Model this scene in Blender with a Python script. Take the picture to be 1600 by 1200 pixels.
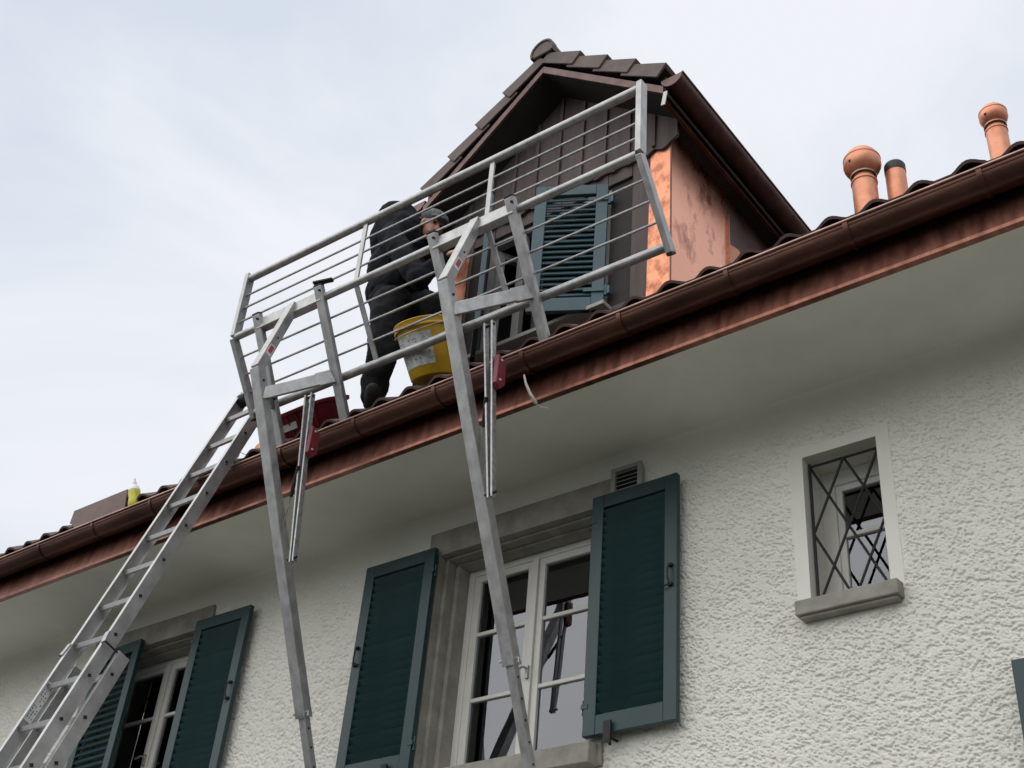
import bpy, bmesh, math, random
import numpy as np
from mathutils import Vector, Matrix, Euler
random.seed(7); rng = np.random.default_rng(11)
R = math.radians
sc = bpy.context.scene
for o in list(bpy.data.objects): bpy.data.objects.remove(o)

# ------------------------------------------------------------------ camera
# worked out from the photograph's vanishing points; coordinates are metres relative
# to the lens (x along the wall, y into the house), lifted to eye height at the end
EYE = 1.6
F, YAW, PIT, ROL = 1990.0, R(40.57), R(35.456), R(5.42)
fwd = Vector((-math.sin(YAW)*math.cos(PIT), math.cos(YAW)*math.cos(PIT), math.sin(PIT)))
r0 = Vector((math.cos(YAW), math.sin(YAW), 0)); u0 = r0.cross(fwd)
rgt = math.cos(ROL)*r0 + math.sin(ROL)*u0
upv = -math.sin(ROL)*r0 + math.cos(ROL)*u0
cam = bpy.data.cameras.new('camera'); cam.sensor_width = 36.0; cam.lens = 36.0*F/1600.0
cam.clip_start = 0.05; cam.clip_end = 2000
camo = bpy.data.objects.new('camera', cam); sc.collection.objects.link(camo)
camo.matrix_world = Matrix(((rgt.x, upv.x, -fwd.x, 0), (rgt.y, upv.y, -fwd.y, 0), (rgt.z, upv.z, -fwd.z, 0), (0, 0, 0, 1)))
sc.camera = camo
def ray(px, py): return rgt*((px-800)/F) - upv*((py-600)/F) + fwd
def onY(px, py, Y): d = ray(px, py); return d*(Y/d.y)
def onX(px, py, X): d = ray(px, py); return d*(X/d.x)

# ------------------------------------------------------------------ sky, sun, exposure
SUN_EL, SUN_AZ = R(53), R(197)           # azimuth clockwise from +y: light comes from behind and left of the camera
w = bpy.data.worlds.new('World'); sc.world = w; w.use_nodes = True
nt = w.node_tree; nt.nodes.clear()
def wn(t, **k):
    n = nt.nodes.new(t)
    for a, b in k.items(): setattr(n, a, b)
    return n
sky = wn('ShaderNodeTexSky', sky_type='NISHITA', sun_disc=False, sun_elevation=SUN_EL, sun_rotation=SUN_AZ)
tc = wn('ShaderNodeTexCoord'); mp = wn('ShaderNodeMapping'); mp.inputs['Scale'].default_value = (1.0, 1.0, 2.0)
nz = wn('ShaderNodeTexNoise'); nz.inputs['Scale'].default_value = 2.6; nz.inputs['Detail'].default_value = 6; nz.inputs['Roughness'].default_value = .55; nz.inputs['Distortion'].default_value = .4
cr = wn('ShaderNodeValToRGB')
cr.color_ramp.elements[0].position = .33; cr.color_ramp.elements[0].color = (5.75, 6.25, 7.05, 1)
cr.color_ramp.elements[1].position = .60; cr.color_ramp.elements[1].color = (7.45, 7.6, 8.0, 1)
mx = wn('ShaderNodeMix', data_type='RGBA'); mx.inputs[0].default_value = .94
bg = wn('ShaderNodeBackground'); bg.inputs['Strength'].default_value = .1
wo = wn('ShaderNodeOutputWorld')
L = nt.links.new
L(tc.outputs['Generated'], mp.inputs['Vector']); L(mp.outputs['Vector'], nz.inputs['Vector']); L(nz.outputs['Fac'], cr.inputs['Fac'])
L(sky.outputs['Color'], mx.inputs['A']); L(cr.outputs['Color'], mx.inputs['B']); L(mx.outputs['Result'], bg.inputs['Color']); L(bg.outputs['Background'], wo.inputs['Surface'])
sun = bpy.data.lights.new('sun', 'SUN'); sun.energy = 1.5; sun.angle = R(92); sun.color = (1.0, .96, .90)
suno = bpy.data.objects.new('sun', sun); sc.collection.objects.link(suno)
sdir = Vector((math.sin(SUN_AZ)*math.cos(SUN_EL), math.cos(SUN_AZ)*math.cos(SUN_EL), math.sin(SUN_EL)))
suno.rotation_euler = sdir.to_track_quat('Z', 'Y').to_euler(); suno.location = sdir*30
sc.view_settings.view_transform = 'Standard'; sc.view_settings.look = 'None'
sc.view_settings.exposure = 0.30; sc.view_settings.gamma = 1.0; sc.view_settings.use_curve_mapping = False
sc.render.engine = 'CYCLES'

# ------------------------------------------------------------------ materials
MAT = {}
def mat(name, col, rough=.6, metal=0.0, var=.15, scale=6.0, bump=0.0, bscale=60.0, col2=None, lo=.35, hi=.65, stretch=(1, 1, 1), spec=.5, rvar=.1, bdist=.01):
    m = bpy.data.materials.new(name); m.use_nodes = True
    t = m.node_tree; b = t.nodes['Principled BSDF']
    b.inputs['Metallic'].default_value = metal; b.inputs['Specular IOR Level'].default_value = spec
    c = t.nodes.new('ShaderNodeTexCoord'); p = t.nodes.new('ShaderNodeMapping'); p.inputs['Scale'].default_value = stretch
    t.links.new(c.outputs['Object'], p.inputs['Vector'])
    n = t.nodes.new('ShaderNodeTexNoise'); n.inputs['Scale'].default_value = scale; n.inputs['Detail'].default_value = 6; n.inputs['Roughness'].default_value = .62
    t.links.new(p.outputs['Vector'], n.inputs['Vector'])
    r = t.nodes.new('ShaderNodeValToRGB')
    r.color_ramp.elements[0].position = lo; r.color_ramp.elements[1].position = hi
    if col2 is None: col2 = tuple(min(1, x*(1+var)) for x in col); c1 = tuple(x*(1-var) for x in col)
    else: c1 = col
    r.color_ramp.elements[0].color = (*c1, 1); r.color_ramp.elements[1].color = (*col2, 1)
    t.links.new(n.outputs['Fac'], r.inputs['Fac']); t.links.new(r.outputs['Color'], b.inputs['Base Color'])
    mr = t.nodes.new('ShaderNodeMapRange'); mr.inputs['To Min'].default_value = max(.02, rough-rvar); mr.inputs['To Max'].default_value = min(1, rough+rvar)
    t.links.new(n.outputs['Fac'], mr.inputs['Value']); t.links.new(mr.outputs['Result'], b.inputs['Roughness'])
    if bump > 0:
        n2 = t.nodes.new('ShaderNodeTexNoise'); n2.inputs['Scale'].default_value = bscale; n2.inputs['Detail'].default_value = 5
        t.links.new(p.outputs['Vector'], n2.inputs['Vector'])
        bp = t.nodes.new('ShaderNodeBump'); bp.inputs['Strength'].default_value = bump; bp.inputs['Distance'].default_value = bdist
        t.links.new(n2.outputs['Fac'], bp.inputs['Height']); t.links.new(bp.outputs['Normal'], b.inputs['Normal'])
    MAT[name] = m; return m
mat('stucco', (.80, .785, .705), .95, var=.06, scale=1.3, bump=.7, bscale=110, spec=.2, bdist=.006)
mat('smooth_plaster', (.74, .725, .65), .9, var=.06, scale=2.0, bump=.25, bscale=90, spec=.2, bdist=.003)
mat('white_render', (.80, .787, .71), .9, var=.03, scale=3.0, bump=.2, bscale=120, spec=.2, bdist=.002)
mat('old_copper', (.072, .032, .023), .40, .75, scale=5, col2=(.170, .080, .057), stretch=(.5, 1.5, 1.5), rvar=.10, lo=.3, hi=.7, bump=.12, bscale=20)
mat('fascia_copper', (.120, .048, .034), .34, .85, scale=9, col2=(.29, .125, .088), stretch=(2.0, .5, .5), rvar=.10, lo=.3, hi=.7, bump=.1, bscale=25)
mat('rim_copper', (.34, .21, .17), .32, .95, var=.25, scale=8)
mat('new_copper', (.36, .15, .095), .28, 1.0, scale=6.5, col2=(.83, .41, .275), lo=.33, hi=.47, stretch=(1, 1, .6), rvar=.08, bump=.012, bscale=4)
mat('handled_copper', (.26, .095, .055), .36, .95, scale=13, col2=(.66, .27, .155), lo=.34, hi=.56, stretch=(1, 1, .7), rvar=.10, bump=.02, bscale=8)
mat('brown_copper', (.060, .034, .028), .45, .6, scale=6, col2=(.12, .068, .056), bump=.08, bscale=12)
mat('verge_copper', (.085, .050, .045), .5, .4, scale=9, col2=(.19, .108, .096))
mat('pipe_copper', (.55, .20, .11), .45, .5, scale=9, col2=(.74, .33, .20), lo=.3, hi=.6)
mat('aluminium', (.34, .34, .332), .46, .65, scale=16, col2=(.50, .50, .49), stretch=(1, 1, .6), rvar=.12, bump=.05, bscale=200)
mat('galvanised', (.30, .30, .30), .45, .7, scale=40, col2=(.48, .48, .475), rvar=.12)
mat('ladder_aluminium', (.37, .37, .362), .42, .65, scale=18, col2=(.53, .53, .52), stretch=(1, .4, .4), rvar=.12)
mat('shutter_paint', (.009, .039, .042), .42, var=.22, scale=5, spec=.5, bump=.05, bscale=80)
mat('shutter_paint_lit', (.040, .088, .105), .5, var=.18, scale=5, bump=.05, bscale=80)  # shutter paint lightened for the dormer, its stronger daylight put into the colour
mat('stone', (.25, .235, .20), .9, scale=7, col2=(.36, .345, .30), bump=.35, bscale=70, spec=.2, bdist=.004)
mat('white_paint', (.66, .645, .59), .45, var=.06, scale=4)
mat('grey_paint', (.33, .33, .31), .5, var=.1, scale=4)
mat('dormer_wood', (.095, .072, .064), .8, var=.25, scale=4, stretch=(5, 5, .4), bump=.15, bscale=30)
mat('dark_wood', (.030, .024, .022), .85, var=.25, scale=5, bump=.1, bscale=40)
mat('clay_tile', (.105, .078, .068), .75, scale=6, col2=(.175, .132, .115), bump=.2, bscale=50)
mat('dark_tile', (.070, .044, .037), .75, scale=6, col2=(.125, .080, .067), bump=.2, bscale=50)
mat('iron', (.018, .018, .018), .55, .3, var=.3, scale=30)
mat('black_rubber', (.014, .014, .015), .7, var=.2, scale=20)
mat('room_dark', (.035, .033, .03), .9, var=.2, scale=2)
mat('red_paint', (.17, .018, .026), .45, var=.2, scale=20)
mat('red_plastic', (.25, .016, .026), .5, var=.25, scale=8, bump=.1, bscale=30)
mat('yellow_plastic', (.60, .36, .015), .40, var=.12, scale=6)
mat('jacket_cloth', (.0055, .0065, .010), .9, var=.35, scale=6, bump=.3, bscale=120, spec=.2)
mat('trouser_cloth', (.015, .0155, .0175), .9, var=.4, scale=7, bump=.3, bscale=140, spec=.2)
mat('cap_cloth', (.17, .175, .17), .95, var=.25, scale=60, bump=.3, bscale=200, spec=.1)
mat('glove_cloth', (.50, .50, .48), .9, var=.2, scale=30)
mat('boot_leather', (.025, .026, .025), .7, var=.3, scale=12)
mat('skin', (.42, .20, .14), .55, var=.12, scale=12)
mat('label_print', (.42, .43, .42), .5, scale=34, col2=(.60, .61, .60), lo=.42, hi=.55)
mat('ink', (.10, .11, .14), .6, var=.2)
mat('soap', (.55, .52, .02), .15, var=.05)
mat('white_plastic', (.72, .74, .76), .35, var=.05)
mat('sticker_white', (.70, .70, .68), .5, var=.05)
mat('sticker_red', (.42, .05, .08), .5, var=.1, scale=60)
mat('strap_web', (.45, .43, .38), .8, var=.15, scale=30)
mat('gravel', (.032, .033, .027), .95, scale=1.2, col2=(.062, .063, .053), bump=.5, bscale=30)
def glass_mat():
    m = bpy.data.materials.new('window_glass'); m.use_nodes = True; t = m.node_tree; t.nodes.clear()
    o = t.nodes.new('ShaderNodeOutputMaterial'); mxs = t.nodes.new('ShaderNodeMixShader')
    tr = t.nodes.new('ShaderNodeBsdfTransparent'); tr.inputs['Color'].default_value = (.80, .83, .82, 1)
    gl = t.nodes.new('ShaderNodeBsdfGlossy'); gl.inputs['Roughness'].default_value = .01; gl.inputs['Color'].default_value = (.86, .89, .93, 1)
    fr = t.nodes.new('ShaderNodeFresnel'); fr.inputs['IOR'].default_value = 2.2     # both sides of a double pane
    c = t.nodes.new('ShaderNodeTexCoord'); n = t.nodes.new('ShaderNodeTexNoise'); n.inputs['Scale'].default_value = 1.6
    b = t.nodes.new('ShaderNodeBump'); b.inputs['Strength'].default_value = .06; b.inputs['Distance'].default_value = .02
    t.links.new(c.outputs['Object'], n.inputs['Vector']); t.links.new(n.outputs['Fac'], b.inputs['Height'])
    t.links.new(b.outputs['Normal'], gl.inputs['Normal'])
    t.links.new(fr.outputs['Fac'], mxs.inputs['Fac']); t.links.new(tr.outputs['BSDF'], mxs.inputs[1]); t.links.new(gl.outputs['BSDF'], mxs.inputs[2])
    t.links.new(mxs.outputs['Shader'], o.inputs['Surface']); MAT['window_glass'] = m
glass_mat()

# ------------------------------------------------------------------ mesh helpers
COL = sc.collection
WL = {}
def V(*a): return Vector(a)
class MB:
    def __init__(s): s.v = []; s.f = []
    def add(s, vs, fs):
        o = len(s.v); s.v += [tuple(p) for p in vs]; s.f += [tuple(i+o for i in q) for q in fs]; return s
    def frame(s, p0, p1, up):
        d = (p1-p0); L_ = d.length; d = d/L_
        sd = d.cross(up)
        if sd.length < 1e-5: sd = d.cross(Vector((1, 0, 0)))
        sd.normalize(); u = sd.cross(d).normalized(); return d, sd, u
    def beam(s, p0, p1, wd, ht, up=Vector((0, 0, 1)), hollow=0):
        p0, p1 = Vector(p0), Vector(p1); d, sd, u = s.frame(p0, p1, Vector(up))
        ring = lambda p, a, b: [p+sd*(a*i)+u*(b*j) for i, j in ((-1, -1), (1, -1), (1, 1), (-1, 1))]
        a = ring(p0, wd/2, ht/2); b = ring(p1, wd/2, ht/2)
        side = [(0, 1, 5, 4), (1, 2, 6, 5), (2, 3, 7, 6), (3, 0, 4, 7)]
        if hollow:
            a2 = ring(p0, wd/2-hollow, ht/2-hollow); b2 = ring(p1, wd/2-hollow, ht/2-hollow)
            fs = list(side) + [tuple(i+8 for i in reversed(q)) for q in side]
            for i in range(4):
                j = (i+1) % 4; fs.append((j, i, i+8, j+8)); fs.append((i+4, j+4, j+12, i+12))
            return s.add(a+b+a2+b2, fs)
        return s.add(a+b, side+[(3, 2, 1, 0), (4, 5, 6, 7)])
    def box(s, x0, x1, y0, y1, z0, z1):
        return s.add([(x0, y0, z0), (x1, y0, z0), (x1, y1, z0), (x0, y1, z0), (x0, y0, z1), (x1, y0, z1), (x1, y1, z1), (x0, y1, z1)],
                     [(0, 3, 2, 1), (4, 5, 6, 7), (0, 1, 5, 4), (1, 2, 6, 5), (2, 3, 7, 6), (3, 0, 4, 7)])
    def tube(s, pts, r, n=12, caps=True):
        pts = [Vector(p) for p in pts]; rs = r if isinstance(r, (list, tuple)) else [r]*len(pts)
        vs = []; up = Vector((0, 0, 1)); pu = None
        for i, p in enumerate(pts):
            d = (pts[min(i+1, len(pts)-1)]-pts[max(i-1, 0)]).normalized()
            if pu is None:
                sd = d.cross(up)
                if sd.length < .05: sd = d.cross(Vector((1, 0, 0)))
                sd.normalize(); pu = sd.cross(d).normalized()
            else:
                pu = (pu-d*pu.dot(d)).normalized(); sd = d.cross(pu).normalized()
            sd = d.cross(pu).normalized()
            vs += [p+(sd*math.cos(2*math.pi*k/n)+pu*math.sin(2*math.pi*k/n))*rs[i] for k in range(n)]
        fs = []
        for i in range(len(pts)-1):
            for k in range(n): fs.append((i*n+k, i*n+(k+1) % n, (i+1)*n+(k+1) % n, (i+1)*n+k))
        if caps: fs.append(tuple(range(n-1, -1, -1))); fs.append(tuple((len(pts)-1)*n+k for k in range(n)))
        return s.add(vs, fs)
    def lathe(s, prof, base, axis=Vector((0, 0, 1)), n=28):
        axis = Vector(axis).normalized(); sx = axis.orthogonal().normalized(); sy = axis.cross(sx); base = Vector(base); vs = []
        for (r, h) in prof: vs += [base+axis*h+(sx*math.cos(2*math.pi*k/n)+sy*math.sin(2*math.pi*k/n))*max(r, 1e-4) for k in range(n)]
        fs = []
        for i in range(len(prof)-1):
            for k in range(n): fs.append((i*n+k, i*n+(k+1) % n, (i+1)*n+(k+1) % n, (i+1)*n+k))
        return s.add(vs, fs)
    def prism(s, poly, d):
        d = Vector(d); n = len(poly); a = [Vector(p) for p in poly]; b = [p+d for p in a]
        fs = [tuple(range(n-1, -1, -1)), tuple(range(n, 2*n))]+[(i, (i+1) % n, n+(i+1) % n, n+i) for i in range(n)]
        return s.add(a+b, fs)
    def sweepx(s, prof, xs):               # open (y,z) profile swept along x
        n = len(prof); vs = [(x, y, z) for x in xs for (y, z) in prof]; fs = []
        for i in range(len(xs)-1):
            for k in range(n-1): fs.append((i*n+k, i*n+k+1, (i+1)*n+k+1, (i+1)*n+k))
        return s.add(vs, fs)
    def mesh(s, name, m, smooth=35):
        me = bpy.data.meshes.new(name); me.from_pydata(s.v, [], s.f); me.update()
        bm = bmesh.new(); bm.from_mesh(me); bmesh.ops.recalc_face_normals(bm, faces=bm.faces); bm.to_mesh(me); bm.free()
        if smooth: me.shade_smooth(); me.set_sharp_from_angle(angle=R(smooth))
        me.materials.append(MAT[m]); return me
    def build(s, name, m, parent=None, smooth=35, bevel=0):
        o = bpy.data.objects.new(name, s.mesh(name, m, smooth)); put(o, parent)
        if bevel:
            b = o.modifiers.new('bevel', 'BEVEL'); b.width = bevel; b.segments = 2; b.limit_method = 'ANGLE'; b.angle_limit = R(40); b.harden_normals = False
        return o
def put(o, parent=None):
    COL.objects.link(o)
    if parent is not None:
        o.parent = parent; o.matrix_parent_inverse = Matrix.Translation(-WL.get(parent.name, Vector((0, 0, 0))))
    return o
def inst(name, me, parent, loc, rot=None):
    o = bpy.data.objects.new(name, me); o.location = loc
    if rot is not None: o.rotation_euler = rot
    put(o, parent); return o
def thing(name, loc, label, cat, group=None):
    o = bpy.data.objects.new(name, None); o.empty_display_size = .1; o.location = loc; COL.objects.link(o); WL[o.name] = Vector(loc)
    return tag(o, label, cat, group)
def tag(o, label, cat, group=None):
    o['label'] = label; o['category'] = cat
    if group: o['group'] = group
    return o

# ------------------------------------------------------------------ ground
g = MB(); g.add([(-300, -300, -EYE), (300, -300, -EYE), (300, 300, -EYE), (-300, 300, -EYE)], [(0, 1, 2, 3)])
go = g.build('ground', 'gravel', smooth=0); go['kind'] = 'structure'

# ------------------------------------------------------------------ house
YW = 5.2; ZS = 3.95; YE = 4.41           # wall face, soffit height, eave edge
house = thing('house', (-4.3, YW, -EYE), 'cream roughcast house with copper gutter, dark green shutters and a tiled dormer', 'house')
WIN = [dict(c=-4.30, dz=0.0), dict(c=-7.73, dz=0.0), dict(c=-.375, dz=-1.43)]
SWX0, SWX1, SWZ0, SWZ1 = -2.428, -2.026, 2.80, 3.640     # small barred window opening
XA, XB, ZA = -10.20, 1.60, 1.70
HOLES = [(w_['c']-.60, w_['c']+.60, 2.25+w_['dz'], 3.78+w_['dz']) for w_ in WIN] + [(SWX0, SWX1, SWZ0, SWZ1)]
def roughcast_wall(XA, XB, st):
    RC = .12
    nx = int(round((XB-XA)/st)); xs = XA+np.arange(nx+1)*st
    zv = np.arange(ZA, ZS-RC+1e-6, st); na = 36
    ang = np.linspace(0, math.pi/2, na+1)[1:]
    Yp = np.concatenate([np.full(len(zv), YW), YW-RC+RC*np.cos(ang)])
    Zp = np.concatenate([zv, zv[-1]+(ZS-zv[-1])*np.sin(ang)])
    NY = np.concatenate([np.full(len(zv), -1.0), -np.cos(ang)]); NZ = np.concatenate([np.zeros(len(zv)), -np.sin(ang)])
    nv = len(Yp); H, W = nv, nx+1
    ky = np.fft.fftfreq(H, st)[:, None]; kx = np.fft.rfftfreq(W, st)[None, :]
    def field(sx, sz, skew=0.0):
        nse = rng.standard_normal((H, W)); q = np.fft.rfft2(nse)
        q *= np.exp(-2*math.pi**2*((kx+skew*ky)**2*sx**2+ky**2*sz**2)); fl = np.fft.irfft2(q, s=(H, W)); return fl/fl.std()
    a = field(.0044, .0031, -.22)*.95+field(.010, .0062, -.2)*.55+field(.03, .02)*.25
    sm = lambda e0, e1, t: (lambda u: u*u*(3-2*u))(np.clip((t-e0)/(e1-e0), 0, 1))
    disp = -.0080*sm(.25, 1.5, -a)+.0024*sm(-.2, 1.8, a)+.0005*field(.003, .003)
    X, Z = np.meshgrid(xs, Zp)
    fade = 1-sm(ZS-.20, ZS-.02, Z)*.92
    dx = np.maximum(np.maximum(SWX0-X, X-SWX1), 0); dzz = np.maximum(np.maximum(SWZ0-.03-Z, Z-SWZ1), 0)
    dist = np.sqrt(dx**2+dzz**2)+.008*field(.05, .05)
    fade *= sm(.055, .085, dist)*.97+.03
    disp = disp*fade*sm(.0, .012, np.minimum(abs(X-XA), abs(X-XB)))
    co = np.stack([X, Yp[:, None]+disp*NY[:, None]*1.0, Z+disp*NZ[:, None]], -1)
    # snap the small opening's edges
    for arr, edges in ((0, (SWX0, SWX1)),):
        for e in edges:
            if not XA < e < XB: continue
            k = int(np.argmin(abs(xs-e))); co[:, k, 0] = e
    for e in (SWZ0, SWZ1):
        k = int(np.argmin(abs(zv-e))); co[k, :, 2] = e
    idx = np.arange(H*W).reshape(H, W)
    q = np.stack([idx[:-1, :-1], idx[:-1, 1:], idx[1:, 1:], idx[1:, :-1]], -1)
    cx = (X[:-1, :-1]+X[1:, 1:])/2; cz = (Z[:-1, :-1]+Z[1:, 1:])/2
    keep = np.ones(cx.shape, bool)
    for (x0, x1, z0, z1) in HOLES: keep &= ~((cx > x0) & (cx < x1) & (cz > z0) & (cz < z1))
    q = q[keep]
    me = bpy.data.meshes.new('wall'); me.vertices.add(H*W); me.vertices.foreach_set('co', co.astype(np.float32).ravel())
    me.loops.add(q.size); me.loops.foreach_set('vertex_index', q.astype(np.int32).ravel())
    me.polygons.add(len(q)); me.polygons.foreach_set('loop_start', (np.arange(len(q))*4).astype(np.int32))
    me.update(calc_edges=True); me.validate()
    me.shade_smooth()
    me.materials.append(MAT['stucco']); return put(bpy.data.objects.new('wall', me), house)
wall = roughcast_wall(XA, -3.42, .0056); roughcast_wall(-3.42, -1.0, .0031); roughcast_wall(-1.0, XB, .0060)
# plainer wall outside the finely modelled stretch (flush, butted)
m = MB()
def wq(x0, x1, z0, z1): m.add([(x0, YW, z0), (x1, YW, z0), (x1, YW, z1), (x0, YW, z1)], [(0, 1, 2, 3)])
wz0, wz1 = HOLES[2][2], HOLES[2][3]; wx0, wx1 = HOLES[2][0], HOLES[2][1]
wq(-13, XA, -EYE, ZS); wq(XB, 3, -EYE, ZS); wq(XA, wx0, -EYE, ZA); wq(wx0, wx1, -EYE, wz0); wq(wx1, XB, -EYE, ZA)
# gable ends and back
for x in (-13, 3): m.add([(x, YW, -EYE), (x, 15.4, -EYE), (x, 15.4, ZS), (x, 10.3, 7.6), (x, YW, ZS)], [(0, 1, 2, 3, 4)])
m.add([(-13, 15.4, -EYE), (3, 15.4, -EYE), (3, 15.4, ZS), (-13, 15.4, ZS)], [(0, 1, 2, 3)])
m.build('wall', 'stucco', house, smooth=0)
m = MB(); m.sweepx([(YW-.12, ZS), (YE+.02, ZS)], [XA, XB]); m.sweepx([(YW, ZS), (YE+.02, ZS)], [-13, XA]); m.sweepx([(YW, ZS), (YE+.02, ZS)], [XB, 3])
m.build('soffit', 'smooth_plaster', house, smooth=0)

# ---- windows
def stepped_surround(c, dz, parent):
    X = lambda h: (c-h, c+h)
    steps = [(.685, .590, YW-.022, 3.875, 3.705), (.592, .562, YW+.035, 3.706, 3.690), (.563, .530, YW+.11, 3.691, 3.676)]
    o = None
    for i, (ho, hi, yf, zt, zb) in enumerate(steps):
        m = MB(); yb = YW+.30
        zl = 2.19 if i == 0 else 2.30
        m.box(c-ho, c-hi, yf, yb, zl+dz, zb+dz); m.box(c+hi, c+ho, yf, yb, zl+dz, zb+dz)
        m.box(c-ho, c+ho, yf, yb, zb+dz+.0005, zt+dz)
        k = m.build('surround' if o is None else 'reveal', 'stone', parent, smooth=0, bevel=.004)
        o = o or k
    return o
def window(c, dz):
    yf = YW+.21
    fr = MB(); h = .53; zt = 3.675+dz; zb = 2.335+dz
    fr.box(c-h, c-h+.045, yf, yf+.07, zb, zt); fr.box(c+h-.045, c+h, yf, yf+.07, zb, zt)
    fr.box(c-h+.045, c+h-.045, yf, yf+.07, zt-.04, zt); fr.box(c-h+.045, c+h-.045, yf, yf+.07, zb, zb+.045)
    win = fr.build('window', 'white_paint', house, smooth=0, bevel=.004)
    stepped_surround(c, dz, win)
    s = MB(); s.prism([(c-.665, YW-.105, 2.185+dz), (c-.665, YW-.105, 2.295+dz), (c-.665, yf+.10, 2.335+dz), (c-.665, yf+.10, 2.185+dz)], (1.33, 0, 0))
    s.build('sill', 'stone', win, smooth=0, bevel=.006)
    # two casements
    for sgn in (-1, 1):
        a, b = (c-h+.045, c-.012) if sgn < 0 else (c+.012, c+h-.045)
        y0, y1 = yf+.006, yf+.058
        sa = MB(); sw_ = .052
        z0, z1 = zb+.045, zt-.04
        sa.box(a, a+sw_, y0, y1, z0, z1); sa.box(b-sw_, b, y0, y1, z0, z1)
        sa.box(a+sw_, b-sw_, y0, y1, z1-.045, z1); sa.box(a+sw_, b-sw_, y0, y1, z0, z0+.055)
        sa.build('casement', 'white_paint', win, smooth=0, bevel=.004)
        for zz in (3.235, 2.815):
            MB().box(a+sw_, b-sw_, y0+.004, y1-.01, zz-.012+dz, zz+.012+dz).build('glazing_bar', 'white_paint', win, smooth=0, bevel=.003)
        for (p, q_) in ((z0+.055, 2.803+dz), (2.827+dz, 3.223+dz), (3.247+dz, z1-.045)):
            MB().box(a+sw_, b-sw_, yf+.026, yf+.030, p, q_).build('pane', 'window_glass', win, smooth=0)
    MB().box(c-.022, c+.022, yf-.012, yf+.006, zb+.045, zt-.04).build('meeting_strip', 'white_paint', win, smooth=0, bevel=.004)
    hd = MB(); hd.box(c-.006, c+.012, yf-.030, yf-.012, 2.86+dz, 2.94+dz); hd.tube([(c, yf-.03, 2.92+dz), (c, yf-.055, 2.92+dz), (c-.055, yf-.06, 2.905+dz)], .007, 8)
    hd.build('handle', 'galvanised', win)
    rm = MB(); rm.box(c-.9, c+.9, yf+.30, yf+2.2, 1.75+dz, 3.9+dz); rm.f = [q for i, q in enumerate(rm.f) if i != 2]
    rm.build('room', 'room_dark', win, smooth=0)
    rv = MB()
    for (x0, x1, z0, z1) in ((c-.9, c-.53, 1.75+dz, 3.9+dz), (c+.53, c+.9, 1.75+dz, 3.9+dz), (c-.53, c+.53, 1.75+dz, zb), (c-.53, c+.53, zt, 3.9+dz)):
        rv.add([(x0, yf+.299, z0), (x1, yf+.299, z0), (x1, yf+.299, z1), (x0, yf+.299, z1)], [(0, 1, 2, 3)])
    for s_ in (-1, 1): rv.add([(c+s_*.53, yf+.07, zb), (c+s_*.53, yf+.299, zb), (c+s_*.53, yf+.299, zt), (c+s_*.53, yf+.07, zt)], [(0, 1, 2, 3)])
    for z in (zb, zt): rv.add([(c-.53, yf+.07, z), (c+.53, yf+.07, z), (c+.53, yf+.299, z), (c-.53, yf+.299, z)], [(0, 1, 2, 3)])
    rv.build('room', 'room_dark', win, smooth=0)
    return win
for w_ in WIN: window(w_['c'], w_['dz'])

SLATS = {}
def shutter(hx, hy, zb, wd, ht, side, ang, paint, nsl, label=None, hooks=True):
    """side=+1: leaf runs +x from its hinge when closed; ang = degrees opened outwards"""
    M = Matrix.Translation((hx, hy, zb)) @ Matrix.Rotation(R(-ang*side), 4, 'Z') @ Matrix.Diagonal((side, 1, 1, 1))
    th = .036; sw_ = .078; rt, rb = .085, .105
    m = MB()
    m.box(0, sw_, 0, th, 0, ht); m.box(wd-sw_, wd, 0, th, 0, ht); m.box(sw_, wd-sw_, .001, th-.001, ht-rt, ht); m.box(sw_, wd-sw_, .001, th-.001, 0, rb)
    m.v = [tuple(M @ Vector(p)) for p in m.v]
    o = m.build('shutter', paint, house, smooth=0, bevel=.004)
    if label: o['label'] = label
    key = (round(wd, 3), paint)
    if key not in SLATS:
        s = MB(); L_ = wd-2*sw_+.006; s.add([(-L_/2, -.0275, -.0045), (L_/2, -.0275, -.0045), (L_/2, .0275, -.0045), (-L_/2, .0275, -.0045), (-L_/2, -.0275, .0045), (L_/2, -.0275, .0045), (L_/2, .0275, .0045), (-L_/2, .0275, .0045)],
                                                 [(0, 3, 2, 1), (4, 5, 6, 7), (0, 1, 5, 4), (1, 2, 6, 5), (2, 3, 7, 6), (3, 0, 4, 7)])
        SLATS[key] = s.mesh('slat', paint, 0)
    p0, p1 = rb+.012, ht-rt-.012
    for i in range(nsl):
        z = p0+(p1-p0)*(i+.5)/nsl
        c = M @ Vector((wd/2, th/2, z))
        eul = (Matrix.Rotation(R(-ang*side), 4, 'Z') @ Matrix.Rotation(R(58+random.uniform(-1.5, 1.5)), 4, 'X')).to_euler()
        inst('slat', SLATS[key], o, c, eul)
    if hooks:
        k = MB(); x = wd-.035; f = th+.004
        for z in (ht*.52, ht*.60): k.box(x-.012, x+.012, f-.006, f+.012, z-.008, z+.008)
        k.tube([(x, f+.012, ht*.60), (x-.006, f+.022, ht*.58), (x-.004, f+.024, ht*.545), (x, f+.012, ht*.52)], .005, 8)
        k.tube([(x, f+.01, ht*.52), (x-.05, f+.016, ht*.512)], .004, 8)
        k.v = [tuple(M @ Vector(p)) for p in k.v]; k.build('latch', 'iron', o)
        for z in (.16, ht-.16):
            k = MB(); k.tube([(-.008, th/2, z-.04), (-.008, th/2, z+.04)], .008, 8); k.box(-.012, .03, th-.004, th+.003, z-.012, z+.012)
            k.v = [tuple(M @ Vector(p)) for p in k.v]; k.build('hinge', 'shutter_paint', o)
    return o
SZ0, SH = 2.327, 1.41
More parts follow.
